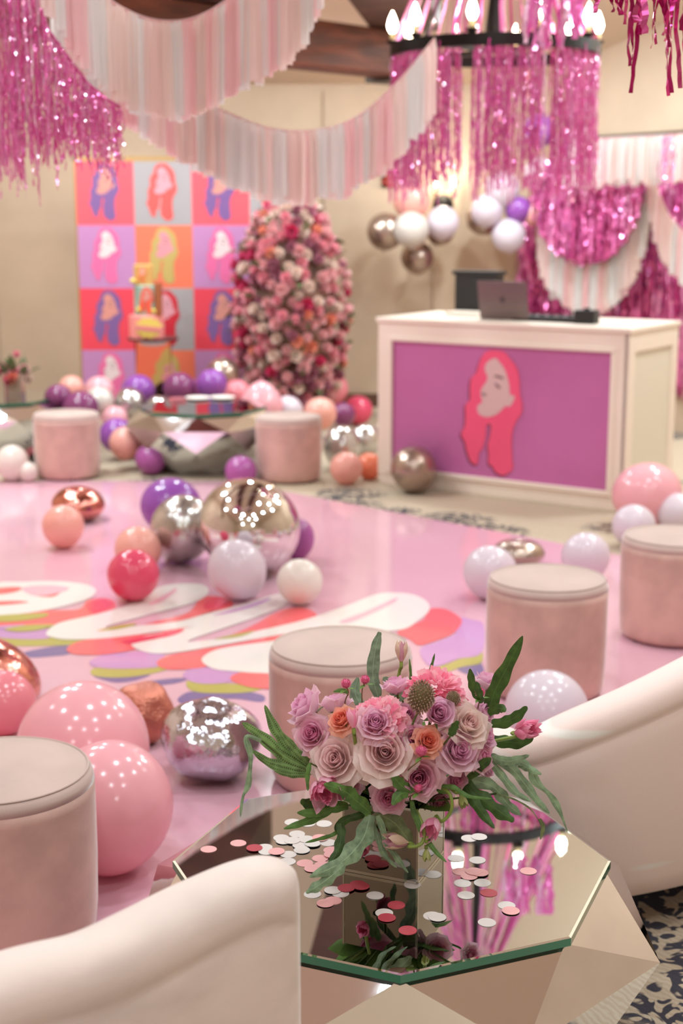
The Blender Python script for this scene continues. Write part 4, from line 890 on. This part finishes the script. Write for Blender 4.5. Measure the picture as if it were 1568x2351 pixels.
#        r,   h,    w,    curl, point, count
RL = [(.07, .98, 2.6, -.02, 0, 2), (.14, 1.02, 1.9, 0, 0, 3), (.22, 1.02, 1.5, .03, 0, 3), (.31, 1.00, 1.25, .06, .02, 4), (.42, .99, 1.05, .10, .04, 5), (.53, .94, .92, .22, .09, 5), (.64, .84, .78, .40, .20, 5), (.70, .66, .66, .70, .36, 5)]
PET = [[petal_mesh(r, h, w_, c_, pt, 10 * i + s) for s in range(3)] for i, (r, h, w_, c_, pt, n) in enumerate(RL)]
def pm(nm, c): return mat('petal_' + nm, c, .55, spec=.25, translucent=.45, sheen=.15)
SCH = dict(
 lav=[pm('lav_in', (240, 182, 212)), pm('lav_mid', (242, 196, 220)), pm('lav_out', (248, 212, 226))],
 mauve=[pm('mauve_in', (236, 160, 194)), pm('mauve_mid', (236, 178, 202)), pm('mauve_out', (244, 200, 214))],
 blush=[pm('blush_in', (252, 220, 222)), pm('blush_mid', (252, 226, 226)), pm('blush_out', (254, 234, 230))],
 cream=[pm('cream_in', (248, 216, 214)), pm('cream_mid', (252, 230, 224)), pm('cream_out', (248, 226, 220))],
 peach=[pm('peach_in', (248, 150, 130)), pm('peach_mid', (252, 176, 156)), pm('peach_out', (250, 186, 164))])
STEM = mat('stem_green', (104, 132, 66), .5, translucent=.1); STEM2 = mat('tulip_stem', (138, 158, 72), .45, translucent=.15); SEP = mat('sepal_green', (116, 140, 84), .5, translucent=.2)
BCN = Vector((.108, 2.555, .705)); BRD = Vector((.205, .165, .155))
def dome(px, py, push=0.0):
    d = ray(px, py); o_ = EYE - BCN
    D_ = Vector((d.x / BRD.x, d.y / BRD.y, d.z / BRD.z)); O_ = Vector((o_.x / BRD.x, o_.y / BRD.y, o_.z / BRD.z))
    A = D_.dot(D_); B = 2 * D_.dot(O_); C_ = O_.dot(O_) - 1; disc = B * B - 4 * A * C_
    t = (-B - math.sqrt(disc)) / (2 * A) if disc > 0 else -B / (2 * A)
    return EYE + d * (t + push)
TWD = Vector((0, -math.cos(math.radians(22)), math.sin(math.radians(22)))); UPD = Vector((0, math.sin(math.radians(22)), math.cos(math.radians(22)))); RGT = Vector((1, 0, 0))
def face_dir(f): return (RGT * f[0] + UPD * f[1] + TWD * f[2]).normalized()
SEPM = MB().add([(0, -.12, 0), (0, .12, 0), (.4, 0, .22), (.34, -.1, .1), (.34, .1, .1), (.62, 0, .12)], [(0, 1, 4, 3), (3, 4, 5)]).me('sepal', SEP, True)
MOUTH = Vector((VX, VY, .55))
def stem_part(root, axis_w, M, rad=.0024):
    inv = M.inverted(); base = M.to_translation(); a = base - axis_w * .03; q = MOUTH + Vector((R.uniform(-.04, .04), R.uniform(-.04, .04), 0))
    mid = (a + q) / 2 + Vector((0, .01, 0)); low = Vector((q.x * .7 + VX * .3, q.y * .7 + VY * .3, .44))
    ob('stem', MB().tube([tuple(inv @ v_) for v_ in (base, a, mid, q, low)], rad / M.to_scale().x, 6).me('stem', STEM, True), root)
def rose(px, py, dia, f, sch, label, push=0, openn=1.0, layers=8, grp='roses in the near bouquet'):
    c0 = dome(px, py, push / 1.0); ax = face_dir(f); sc_ = 1.07 * dia * (c0 - EYE).length / F / 2 / (1.05 if layers == 8 else .8)
    base = c0 - ax * sc_ * .62
    M = Matrix.Translation(base) @ look(ax, spin=R.random() * 6) @ Matrix.Scale(sc_, 4)
    o = thing('rose', label, 'rose', group=grp); o.matrix_world = M
    for li in range(layers):
        r, h, w_, c_, pt, n = RL[li]; a0 = R.random() * 6
        m = SCH[sch][0 if li < 4 else 1 if li < 6 else 2]
        for k in range(n):
            a = a0 + 2 * PI * k / n + R.uniform(-.12, .12)
            til = (R.uniform(-.05, .06) + (.06 * (li - 4) * openn if li > 4 else 0))
            ob('petal', R.choice(PET[li]), o, None, None, None, m, Matrix.Rotation(a, 4, 'Z') @ Matrix.Rotation(til, 4, 'Y') @ Matrix.Diagonal((R.uniform(.94, 1.05), R.uniform(.94, 1.05), R.uniform(.93, 1.04), 1)))
    for k in range(5): ob('sepal', SEPM, o, None, (0, R.uniform(.0, .5), k * 2 * PI / 5))
    stem_part(o, ax, M); return o
# roses: px, py, diameter, facing, colours, label
for a in (
 (697, 1620, 80, (-.75, .55, .35), 'lav', 'lilac rose with pointed petals sticking out at the upper left', 0, .6, 7),
 (716, 1684, 84, (-.35, .2, .9), 'mauve', 'open mauve rose with a deep spiral centre at the left side'),
 (771, 1612, 66, (-.1, .8, -.1), 'lav', 'lilac rose seen from behind at the back left', .05, .6, 7),
 (862, 1658, 86, (0, .35, .9), 'lav', 'lilac rose in front of the front pink peony'),
 (768, 1742, 118, (-.3, .15, .95), 'blush', 'large pale blush rose at the front left'),
 (884, 1726, 126, (.0, .15, .97), 'blush', 'large pale blush rose in the middle of the bouquet'),
 (893, 1832, 76, (-.1, -.35, .93), 'mauve', 'mauve rose hanging lowest over the vase rim'),
 (906, 1570, 58, (-.2, .9, .2), 'lav', 'lilac rose beside the upright leaf', .06, .6, 7),
 (1008, 1637, 76, (.2, .2, .95), 'lav', 'half open lilac rose under the allium head', 0, .3, 6),
 (1078, 1660, 96, (.35, .35, .87), 'cream', 'ivory pink rose at the upper right'),
 (1120, 1560, 60, (.15, .95, .2), 'lav', 'pale lilac rose standing behind the long dark leaf', .07, .6, 7),
 (948, 1694, 60, (.1, .2, .97), 'mauve', 'mauve rose squeezed between the large blush roses', .02, .5, 7),
 (1056, 1722, 98, (.35, .15, .93), 'lav', 'lilac rose with curled outer petals right of the peach one'),
 (1112, 1636, 60, (.8, .3, .5), 'lav', 'lilac rose turned to the right behind the ivory one', .03, .6, 7),
 (1112, 1690, 66, (.8, .2, .55), 'lav', 'lilac rose on the right side above the grey fern', .02, .6, 7),
 (1104, 1738, 66, (.75, 0, .6), 'mauve', 'mauve rose low on the right side over the fern', .0, .6, 7),
 (962, 1785, 100, (-.05, -.2, .97), 'mauve', 'open mauve rose above the tulip stems'),
 (1050, 1790, 62, (.35, -.4, .8), 'mauve', 'small mauve rose under the curled lilac one', .02),
 (1090, 1815, 46, (.5, -.4, .75), 'mauve', 'small dark mauve rose nearest the right vase rim', .03),
 (1122, 1762, 54, (.8, -.1, .5), 'lav', 'lilac rose at the right edge of the bouquet', .03),
 (836, 1760, 70, (0, -.1, .9), 'blush', 'blush rose hidden between the two large ones', .05),
 (760, 1680, 66, (-.3, .3, .7), 'mauve', 'mauve rose deep in the bouquet behind the blush one', .08),
 (930, 1640, 70, (0, .5, .7), 'lav', 'lilac rose deep between the two peonies', .08),
 (1020, 1700, 80, (.1, .2, .9), 'blush', 'blush rose behind the peach ones', .05),
 (800, 1800, 60, (-.3, -.4, .8), 'mauve', 'mauve rose low at the left, behind the grey leaf', .06),
 (1010, 1840, 60, (.1, -.6, .7), 'mauve', 'mauve rose low behind the tulip stems', .07)):
    rose(*a)
# peach garden roses with many flat petals
rose(782, 1650, 66, (-.45, .4, .8), 'peach', 'peach garden rose at the upper left under the globe flower', .01)
rose(984, 1700, 66, (.25, .25, .93), 'peach', 'peach garden rose in the middle right')

# peonies
PP = [petal_mesh(.42, 1.0, .95, .10, 0, 500 + s, 7, 6, .07, .07) for s in range(5)]
PNY = [pm('peony_deep', (250, 144, 174)), pm('peony_mid', (254, 176, 198)), pm('peony_pale', (255, 206, 216))]
def peony(px, py, dia, f, label, push=0, pale=.4, n=120):
    c0 = dome(px, py, push); ax = face_dir(f); sc_ = dia * (c0 - EYE).length / F / 2
    M = Matrix.Translation(c0 - ax * sc_ * .35) @ look(ax) @ Matrix.Scale(sc_, 4)
    o = thing('peony', label, 'peony', group='pink peonies in the near bouquet'); o.matrix_world = M
    for k in range(n):
        t_ = (k + .5) / n; th = 1.75 * math.sqrt(t_); a = k * 2.39996; s = .27 + .20 * t_ + R.uniform(-.03, .05)
        d = Vector((math.sin(th) * math.cos(a), math.sin(th) * math.sin(a), math.cos(th)))
        Mp = Matrix.Translation(d * (.30 + R.uniform(-.04, .05)) + Vector((0, 0, .0))) @ look(d, spin=0) @ Matrix.Rotation(R.uniform(0, 6) if t_ < .2 else (-PI / 2 + R.uniform(-.5, .5)), 4, 'Z') @ Matrix.Translation((-.3 * s, 0, 0)) @ Matrix.Rotation(R.uniform(-.2, .25), 4, 'Y') @ Matrix.Diagonal((s, s * 1.1, s * 1.35, 1))
        ob('petal', R.choice(PP), o, None, None, None, PNY[2] if R.random() < pale else PNY[1] if R.random() < .7 else PNY[0], Mp)
    stem_part(o, ax, M, .003); return o
peony(874, 1640, 150, (-.05, .55, .8), 'pink peony at the front centre, paler of the two', .015, .5)
peony(1004, 1566, 158, (.1, .75, .62), 'large bright pink peony at the top of the bouquet', .02, .2)

# tulips
TP = [petal_mesh(.52, 1.5, .85, -.22, .12, 700 + s, 7, 7, .03) for s in range(3)]
TC = dict(pale=[pm('tulip_cream', (238, 214, 190)), pm('tulip_blushtip', (222, 168, 186))], pink=[pm('tulip_pink', (250, 196, 216)), pm('tulip_hot', (246, 160, 194))], hot=[pm('tulip_hot2', (248, 156, 190)), pm('tulip_rim', (250, 176, 204))], green=[pm('tulip_green', (188, 196, 120)), pm('tulip_green2', (206, 206, 150))])
def tulip(px, py, dia, f, kind, label, Y=None, stem=None, n=2, tight=1.0):
    c0 = at_y(px, py, Y) if Y else dome(px, py); ax = face_dir(f); sc_ = dia * (c0 - EYE).length / F / 2 / .62
    M = Matrix.Translation(c0 - ax * sc_ * .7) @ look(ax, spin=R.random()) @ Matrix.Scale(sc_, 4)
    o = thing('tulip', label, 'tulip', group='tulips in the near bouquet'); o.matrix_world = M
    for li in range(n + 1):
        for k in range(3 + (li == 0) * 0 + (2 if n > 2 else 0)):
            s = 1 - .16 * li; ob('petal', R.choice(TP), o, None, None, None, TC[kind][0 if li == 0 else 1], Matrix.Rotation((k + .5 * li) * 2 * PI / (5 if n > 2 else 3) + R.uniform(-.15, .15), 4, 'Z') @ Matrix.Rotation(R.uniform(-.02, .12) * tight, 4, 'Y') @ Matrix.Diagonal((s, s, .95 + .05 * (n - li), 1)))
    inv = M.inverted(); base = M.to_translation()
    if stem: pts = catmull([base, base - ax * .012] + [at_y(x, y, Y_) for x, y, Y_ in stem], 4)
    else: pts = [base, base - ax * .03, MOUTH]
    ob('stem', MB().tube([tuple(inv @ Vector(p_)) for p_ in pts], .0033 / sc_, 8).me('stem', STEM2, True), o)
    return o
tulip(921, 1498, 36, (0, .98, .1), 'pale', 'small pale pink tulip bud standing tallest on its stem', 2.56, [(919, 1535, 2.56), (913, 1570, 2.56), (915, 1640, 2.56)])
tulip(810, 1652, 34, (-.1, .97, .2), 'pink', 'closed lilac tulip bud in front of the peach rose', 2.40, [(812, 1680, 2.41), (818, 1720, 2.43), (822, 1760, 2.46)])
tulip(744, 1812, 66, (.1, -.3, .9), 'pink', 'half open double pink tulip low at the left', 2.42, n=3, tight=3)
tulip(1203, 1678, 48, (.55, .1, .8), 'hot', 'hot pink double tulip sticking out at the right', 2.50, [(1185, 1690, 2.5), (1150, 1698, 2.5), (1120, 1705, 2.5)], n=4, tight=2)
tulip(913, 1932, 44, (-.85, .15, .4), 'pale', 'pale cream tulip bud curving left before the vase', 2.385, [(938, 1944, 2.385), (958, 1942, 2.385), (972, 1930, 2.39), (972, 1900, 2.40), (955, 1860, 2.42)])
tulip(990, 1897, 50, (-.35, -.5, .8), 'pink', 'pink and cream tulip drooping before the right vase wall', 2.40, [(1013, 1886, 2.4), (1030, 1872, 2.40), (1038, 1850, 2.4), (1032, 1822, 2.41), (1012, 1806, 2.43)], tight=2)
tulip(979, 1962, 22, (0, -.98, .2), 'green', 'small green tulip bud hanging lowest before the vase', 2.385, [(978, 1935, 2.385), (980, 1920, 2.39)], n=1)
tulip(1062, 1838, 26, (.2, -.8, .5), 'green', 'yellow green tulip bud under the mauve roses', 2.42, [(1048, 1820, 2.42), (1030, 1806, 2.44)], n=1)
tulip(836, 1942, 34, (-.2, -.5, .8), 'hot', 'dark pink tulip hanging before the left vase wall', 2.47, [(842, 1915, 2.47), (850, 1880, 2.47)], n=3, tight=1.5)

# globe flowers and alliums
gq = random.Random(5); gm = MB(); gm.lathe([(.02, -.8), (.55, -.6), (.8, 0), (.55, .6), (.02, .8)], 12)
for k in range(110):
    z = 1 - 2 * (k + .5) / 110; r = math.sqrt(1 - z * z); a = k * 2.39996; d = Vector((r * math.cos(a), r * math.sin(a), z)); M = look(d + Vector((0, 0, .5)), spin=a)
    gm.add([Matrix.Translation(d * .72) @ M @ Vector(v) for v in ((-.1, 0, 0), (.1, 0, 0), (.06, .03, .25), (-.06, .03, .25), (0, .02, .38))], [(0, 1, 2, 3), (3, 2, 4)])
GLM = gm.me('bloom', mat('globe_pink', (214, 96, 138), .6), False)
def globe(px, py, dia, Y, label, stem):
    c0 = at_y(px, py, Y); s = dia * (c0 - EYE).length / F / 2
    o = thing('globe_flower', label, 'flower', c0, group='round pink globe flowers')
    ob('bloom', GLM, o, None, (R.uniform(-.4, .4), R.uniform(-.4, .4), 0), s)
    pts = catmull([c0 - Vector((0, 0, s * .6))] + [at_y(x, y, Y_) for x, y, Y_ in stem], 4)
    ob('stem', MB().tube([tuple(p_ - c0) for p_ in pts], .0012, 6).me('stem', mat('brown_stem', (120, 96, 60), .6), True), o)
    for s_i in (-1, 1): ob('leaf', LFM2, o, (0, 0, -s * 1.0), (0, .2, s_i * 1.3 - PI / 2 + .8), .022)
LFM2 = MB().add([(0, 0, 0), (.3, .2, .06), (.7, .15, .1), (1, 0, .05), (.7, -.15, .1), (.3, -.2, .06), (.5, 0, .0)], [(0, 1, 6), (1, 2, 6), (2, 3, 6), (3, 4, 6), (4, 5, 6), (5, 0, 6)]).me('leaf', mat('fresh_leaf', (110, 146, 70), .5, translucent=.25), True)
globe(794, 1570, 25, 2.47, 'pink globe flower at the upper left on a curved stem', [(800, 1590, 2.47), (792, 1612, 2.48), (795, 1650, 2.50)])
globe(838, 1561, 23, 2.50, 'pink globe flower just left of the upright leaf', [(832, 1580, 2.5), (831, 1610, 2.5), (835, 1650, 2.52)])
globe(1103, 1591, 24, 2.46, 'pink globe flower between dark leaves at the upper right', [(1100, 1612, 2.47), (1092, 1650, 2.5)])
globe(967, 1725, 28, 2.375, 'pink globe flower before the peach rose in the middle', [(964, 1745, 2.38), (940, 1765, 2.39), (926, 1785, 2.40)])
globe(960, 1810, 22, 2.38, 'small pink globe flower low beside the green leaves', [(950, 1824, 2.385), (938, 1830, 2.40)])
am = MB(); FL1 = MB()
for k in range(260):
    z = 1 - 2 * (k + .5) / 260; r = math.sqrt(1 - z * z); a = k * 2.39996; d = Vector((r * math.cos(a), r * math.sin(a), z)); M = Matrix.Translation(d * gq.uniform(.84, 1.0)) @ look(d, spin=a)
    am.add([M @ Vector(v) for v in ((-.07, 0, 0), (0, -.07, 0), (.07, 0, 0), (0, .07, 0), (0, 0, .13), (0, 0, -.2))], [(0, 1, 4), (1, 2, 4), (2, 3, 4), (3, 0, 4), (1, 0, 5), (2, 1, 5), (3, 2, 5), (0, 3, 5)])
ALM = am.me('florets', mat('allium_taupe', (150, 118, 104), .4, var=.35, vscale=9, vstretch=(1, 1, 1)), False)
for (px, py, w_, h_r, Y, lab) in ((967, 1600, 62, 1.25, 2.40, 'large brownish silver allium head among the peonies'), (1040, 1604, 34, 1.1, 2.44, 'small silvery allium head under the top peony')):
    c0 = at_y(px, py, Y); s = w_ * (c0 - EYE).length / F / 2
    o = thing('allium', lab, 'allium', c0, (0, .12, 0)); x = ob('florets', ALM, o, None, None, (s, s, s * h_r)); x['kind'] = 'stuff'
    ob('seed_core', MB().lathe([(.02, -.85), (.6, -.6), (.85, 0), (.6, .6), (.02, .85)], 14).me('core', mat('allium_core', (110, 96, 60), .7), True), o, None, None, (s, s, s * h_r))
    ob('stem', MB().tube([(0, 0, -s), (-.005, .02, -.05), (-.01, .06, -.12)], .002, 6).me('stem', STEM, True), o)

# leaves
def leaf_mat(nm, c, dots=False):
    if 'leaf_' + nm in _M: return _M['leaf_' + nm]
    m = mat('leaf_' + nm, c, .5, spec=.35, translucent=.18, var=.14, vscale=60)
    nt = m.node_tree; N, L = nt.nodes, nt.links; b = N['Principled BSDF']; src = b.inputs['Base Color'].links[0].from_socket
    uv = N.new('ShaderNodeUVMap'); sx = N.new('ShaderNodeSeparateXYZ'); L.new(uv.outputs[0], sx.inputs[0])
    def M_(op, a, bb=None):
        n_ = N.new('ShaderNodeMath'); n_.operation = op
        for i, q in enumerate((a, bb)):
            if q is None: continue
            if isinstance(q, (int, float)): n_.inputs[i].default_value = q
            else: L.new(q, n_.inputs[i])
        return n_.outputs[0]
    av = M_('ABSOLUTE', sx.outputs[1])
    rib = M_('LESS_THAN', av, .05)
    mx = N.new('ShaderNodeMix'); mx.data_type = 'RGBA'; L.new(rib, mx.inputs[0]); L.new(src, mx.inputs[6]); mx.inputs[7].default_value = lin([min(255, v * 1.25) for v in c])
    out = mx.outputs[2]
    if dots:
        fu = M_('SUBTRACT', M_('FRACT', M_('MULTIPLY', sx.outputs[0], 230.0)), .5); dv = M_('MULTIPLY', M_('SUBTRACT', av, .55), 1.5)
        dd = M_('ADD', M_('MULTIPLY', fu, fu), M_('MULTIPLY', dv, dv)); dot = M_('LESS_THAN', dd, .055)
        m3 = N.new('ShaderNodeMix'); m3.data_type = 'RGBA'; L.new(dot, m3.inputs[0]); L.new(out, m3.inputs[6]); m3.inputs[7].default_value = lin((62, 66, 34)); out = m3.outputs[2]
    L.new(out, b.inputs['Base Color']); return m
LC = dict(fern=leaf_mat('fern', (118, 150, 92), True), grey=leaf_mat('grey', (126, 148, 116)), dark=leaf_mat('dark', (66, 92, 42)), mid=leaf_mat('mid', (92, 128, 66)), olive=leaf_mat('olive', (112, 122, 82)), blue=leaf_mat('blue', (122, 144, 118)))
def leaflet(parent, base, pts, wpx, m, wav=.12, blunt=.0, name='leaflet', fold=.25):
    """PTS: (px, py, Y) from base to tip"""
    P = catmull([at_y(x, y, Y) for x, y, Y in pts], 7); n = len(P); wm = wpx * 2.65 / F / 2; vs = []; uv = []; s = 0; q1 = R.random() * 6
    for i in range(n):
        t = (P[min(i + 1, n - 1)] - P[max(i - 1, 0)]).normalized(); f = i / (n - 1)
        if i: s += (P[i] - P[i - 1]).length
        view = (EYE - P[i]).normalized(); side = t.cross(view).normalized(); nn = side.cross(t).normalized()
        ww = wm * (math.sin(PI * min(1, .10 + f * .9) ** .85) ** .6 if f < 1 else 0.02)
        if blunt and f > .8: ww = max(ww, wm * blunt * (1 - (f - .8) * 1.5))
        if f == 1: ww = wm * .06 if not blunt else wm * blunt * .5
        wl, wr = ww * (1 + wav * math.sin(f * 22 + q1)), ww * (1 + wav * math.sin(f * 19 + q1 + 2))
        for (k, wd) in ((-1, wl), (-.5, wl), (0, 0), (.5, wr), (1, wr)):
            vs.append(P[i] - base + side * k * wd - nn * (fold * ww * (abs(k)) - .5 * wav * ww * math.sin(f * 17 + q1 + k) * abs(k))); uv.append((s, k))
    fs = [(i * 5 + k, i * 5 + k + 1, (i + 1) * 5 + k + 1, (i + 1) * 5 + k) for i in range(n - 1) for k in range(4)]
    return ob(name, mesh('leaf', vs, fs, m, True, uv), parent)
def frond(label, blades, m, cat='fern leaf', nm='fern_frond', stem=None):
    b0 = at_y(*blades[0][0][0]); o = thing(nm, label, cat, b0)
    for bl in blades:
        leaflet(o, b0, bl[0], bl[1], bl[2] if len(bl) > 2 and bl[2] is not None else m, *(bl[3:] if len(bl) > 3 else ()))
    st_ = stem or [b0, MOUTH + Vector((0, -.03, 0)), Vector((VX, VY, .47))]
    ob('stem', MB().tube([tuple(Vector(p_) - b0) for p_ in st_], .0018, 6).me('stem', STEM, True), o); return o
Y1, Y2 = 2.46, 2.42
def B(*p, y0=2.46, y1=2.42):
    n = len(p); return [(x, y, y0 + (y1 - y0) * i / max(1, n - 1)) for i, (x, y) in enumerate(p)]
frond('fern frond with rows of dark dots fanning out at the left', [
 (B((716, 1768), (655, 1738), (602, 1692), (556, 1659)), 28), (B((716, 1762), (668, 1718), (632, 1675), (608, 1619), y1=2.45), 27), (B((716, 1772), (660, 1758), (610, 1745), (577, 1720)), 19),
 (B((716, 1774), (665, 1770), (620, 1756), (583, 1730)), 15), (B((712, 1778), (670, 1779), (630, 1770)), 14), (B((716, 1760), (690, 1735), (662, 1708), (644, 1682)), 20)], LC['fern'])
frond('long thin wavy grey leaf drooping at the far left', [(B((600, 1700), (567, 1692), (575, 1740), (570, 1800), (557, 1832), (552, 1876), y0=2.40, y1=2.36), 12, None, .3)], LC['grey'], 'leaf', 'drooping_leaf', [at_y(600, 1700, 2.40), at_y(650, 1740, 2.45), at_y(716, 1768, 2.47)])
frond('tall blunt grey green leaf standing upright at the back', [(B((868, 1600), (856, 1550), (862, 1490), (872, 1451), y0=2.56, y1=2.57), 29, None, .08, .5)], LC['blue'], 'leaf', 'upright_leaf')
frond('broad grey green leaf leaning behind the upright one', [(B((925, 1608), (905, 1582), (880, 1555), y0=2.57, y1=2.58), 34), (B((830, 1620), (815, 1590), (822, 1555), y0=2.58, y1=2.6), 26)], LC['blue'], 'leaf', 'broad_leaf')
frond('long pointed dark green leaves rising at the upper right', [(B((1120, 1640), (1135, 1590), (1165, 1530), (1200, 1460), y0=2.50, y1=2.48), 36), (B((1098, 1605), (1084, 1570), (1079, 1535), y0=2.52, y1=2.52), 20), (B((1105, 1615), (1100, 1590), (1094, 1565)), 16), (B((1120, 1638), (1145, 1626), (1162, 1632)), 22)], LC['dark'])
frond('dark green leaf pointing right above the hot pink tulip', [(B((1128, 1662), (1160, 1658), (1190, 1642), (1210, 1622)), 26)], LC['dark'], 'leaf', 'pointed_leaf')
frond('dark green leaf lying beside the hot pink tulip stem', [(B((1130, 1698), (1165, 1704), (1200, 1703), (1225, 1690), y0=2.53, y1=2.52), 30)], LC['dark'], 'leaf', 'pointed_leaf')
frond('grey green wavy fern frond trailing far to the right', [
 (B((1125, 1735), (1165, 1748), (1215, 1734)), 20), (B((1125, 1738), (1170, 1760), (1205, 1800), (1235, 1840), (1262, 1868)), 22), (B((1130, 1738), (1190, 1748), (1218, 1765), (1230, 1795), (1262, 1825), (1285, 1862), (1303, 1912)), 17, None, .35),
 (B((1125, 1745), (1155, 1785), (1185, 1820), (1220, 1840)), 18), (B((1190, 1755), (1215, 1765), (1243, 1778)), 16)], LC['grey'])
frond('dark green fern frond low at the right of the bouquet', [(B((1055, 1795), (1090, 1768), (1128, 1740), y1=2.40), 28), (B((1055, 1790), (1100, 1830), (1150, 1865), (1180, 1886), y1=2.40), 34, None, .25), (B((1060, 1788), (1130, 1805), (1165, 1845), (1197, 1872), y1=2.44), 26, LC['grey'], .25), (B((1060, 1792), (1095, 1850), (1135, 1902), y1=2.38), 24), (B((1060, 1790), (1085, 1840), (1110, 1862)), 16, LC['mid'])], LC['dark'])
frond('thin reddish tendril leaf drooping over the right of the mirror', [(B((1140, 1822), (1180, 1835), (1215, 1855), (1238, 1885), y0=2.45, y1=2.42), 4), (B((1238, 1880), (1247, 1900), (1240, 1928), y0=2.42, y1=2.42), 10)], LC['olive'], 'leaf', 'tendril_leaf')
frond('large wavy grey green leaf hanging down in front of the vase', [(B((850, 1870), (838, 1915), (815, 1950), (775, 1985), (710, 2014), y0=2.42, y1=2.30), 40, None, .22), (B((790, 1985), (762, 2010), (728, 2035), (702, 2050), y0=2.33, y1=2.29), 25, None, .25), (B((782, 1890), (782, 1930), (770, 1965), (750, 1990), y0=2.42, y1=2.36), 22, LC['dark'], .2)], LC['grey'], stem=[at_y(850, 1870, 2.42), MOUTH + Vector((0, -.05, .02)), MOUTH])
frond('grey green leaf lobes spreading over the left vase rim', [(B((850, 1866), (820, 1840), (790, 1816), (743, 1800), y0=2.42, y1=2.38), 34, None, .18), (B((800, 1850), (760, 1854), (722, 1866), (682, 1866), y0=2.44, y1=2.38), 26), (B((775, 1845), (735, 1872), (695, 1889), (651, 1903), y0=2.44, y1=2.38), 20), (B((790, 1900), (760, 1918), (730, 1927), (700, 1935), y0=2.43, y1=2.38), 9)], LC['mid'])
frond('dark green curled leaf at the left edge of the vase', [(B((745, 1848), (715, 1848), (690, 1838), y1=2.40), 26)], LC['dark'], 'leaf', 'curled_leaf')
frond('thin olive leaf strands hanging before the left vase wall', [(B((852, 1880), (866, 1921), (883, 1962), (911, 1992), y0=2.42, y1=2.39), 15, None, .2), (B((868, 1872), (886, 1927), (910, 1968), (937, 2004), y0=2.41, y1=2.38), 16, None, .2), (B((863, 1866), (901, 1886), (930, 1918), (946, 1945), y0=2.43, y1=2.41), 38, LC['olive'], .15), (B((848, 1866), (800, 1880), (775, 1897), (782, 1922), y0=2.44, y1=2.42), 18, LC['dark'])], LC['grey'])
frond('green pointed leaves beside the lowest mauve rose', [(B((940, 1818), (918, 1800), (902, 1778), y0=2.39, y1=2.37), 28), (B((938, 1820), (918, 1824), (900, 1848), y0=2.39, y1=2.37), 26), (B((940, 1820), (952, 1808), (957, 1798), y0=2.39, y1=2.38), 12)], LC['mid'], 'leaf', 'leaf_sprig')
frond('narrow bright green leaf hanging at the left of the blush rose', [(B((712, 1752), (706, 1780), (707, 1816), y0=2.42, y1=2.41), 11)], LC['mid'], 'leaf', 'narrow_leaf')
frond('bright green pointed tulip leaf arching to the right', [(B((1012, 1804), (1042, 1808), (1075, 1828), (1130, 1834), y0=2.42, y1=2.38), 11)], STEM2 and LC['mid'], 'leaf', 'tulip_leaf')
frond('thick bent green tulip leaf curling down before the vase', [(B((945, 1838), (952, 1870), (972, 1915), (1000, 1955), (1026, 1980), y0=2.42, y1=2.37), 14, None, .05)], LC['mid'], 'leaf', 'tulip_leaf')
frond('small dark leaf above the curled lilac rose', [(B((1034, 1690), (1042, 1672), (1052, 1655), y0=2.39, y1=2.38), 18)], LC['dark'], 'leaf', 'small_leaf')
frond('small green leaf blades at the back between tulip and peony', [(B((945, 1590), (943, 1550), (940, 1512), y0=2.57, y1=2.57), 7), (B((985, 1545), (992, 1525), (998, 1500), y0=2.62, y1=2.62), 7), (B((800, 1590), (785, 1585), (765, 1588), y0=2.5, y1=2.48), 10)], LC['mid'], 'leaf', 'leaf_tuft')
# hidden greenery inside the dome: eight sprigs of filler leaves
fl_m = MB()
for k in range(8):
    a0 = k * 2 * PI / 8; o = thing('greenery_sprig', 'filler leaves tucked out of sight under the roses of the near bouquet', 'leaf', (VX, VY, .58), group='filler greenery of the near bouquet')
    for j in range(9):
        th = R.uniform(.5, 1.75); a = a0 + R.uniform(-.5, .5); d = Vector((math.sin(th) * math.cos(a), math.sin(th) * math.sin(a), math.cos(th)))
        ob('leaf', LFM3 if False else LFM2, o, None, None, None, LC['dark'] if False else None, Matrix.Translation(d * R.uniform(.02, .06)) @ Matrix.Rotation(a, 4, 'Z') @ Matrix.Rotation(th - PI / 2, 4, 'Y') @ Matrix.Rotation(R.uniform(-.8, .8), 4, 'X') @ Matrix.Diagonal((.085, .13, .1, 1)))
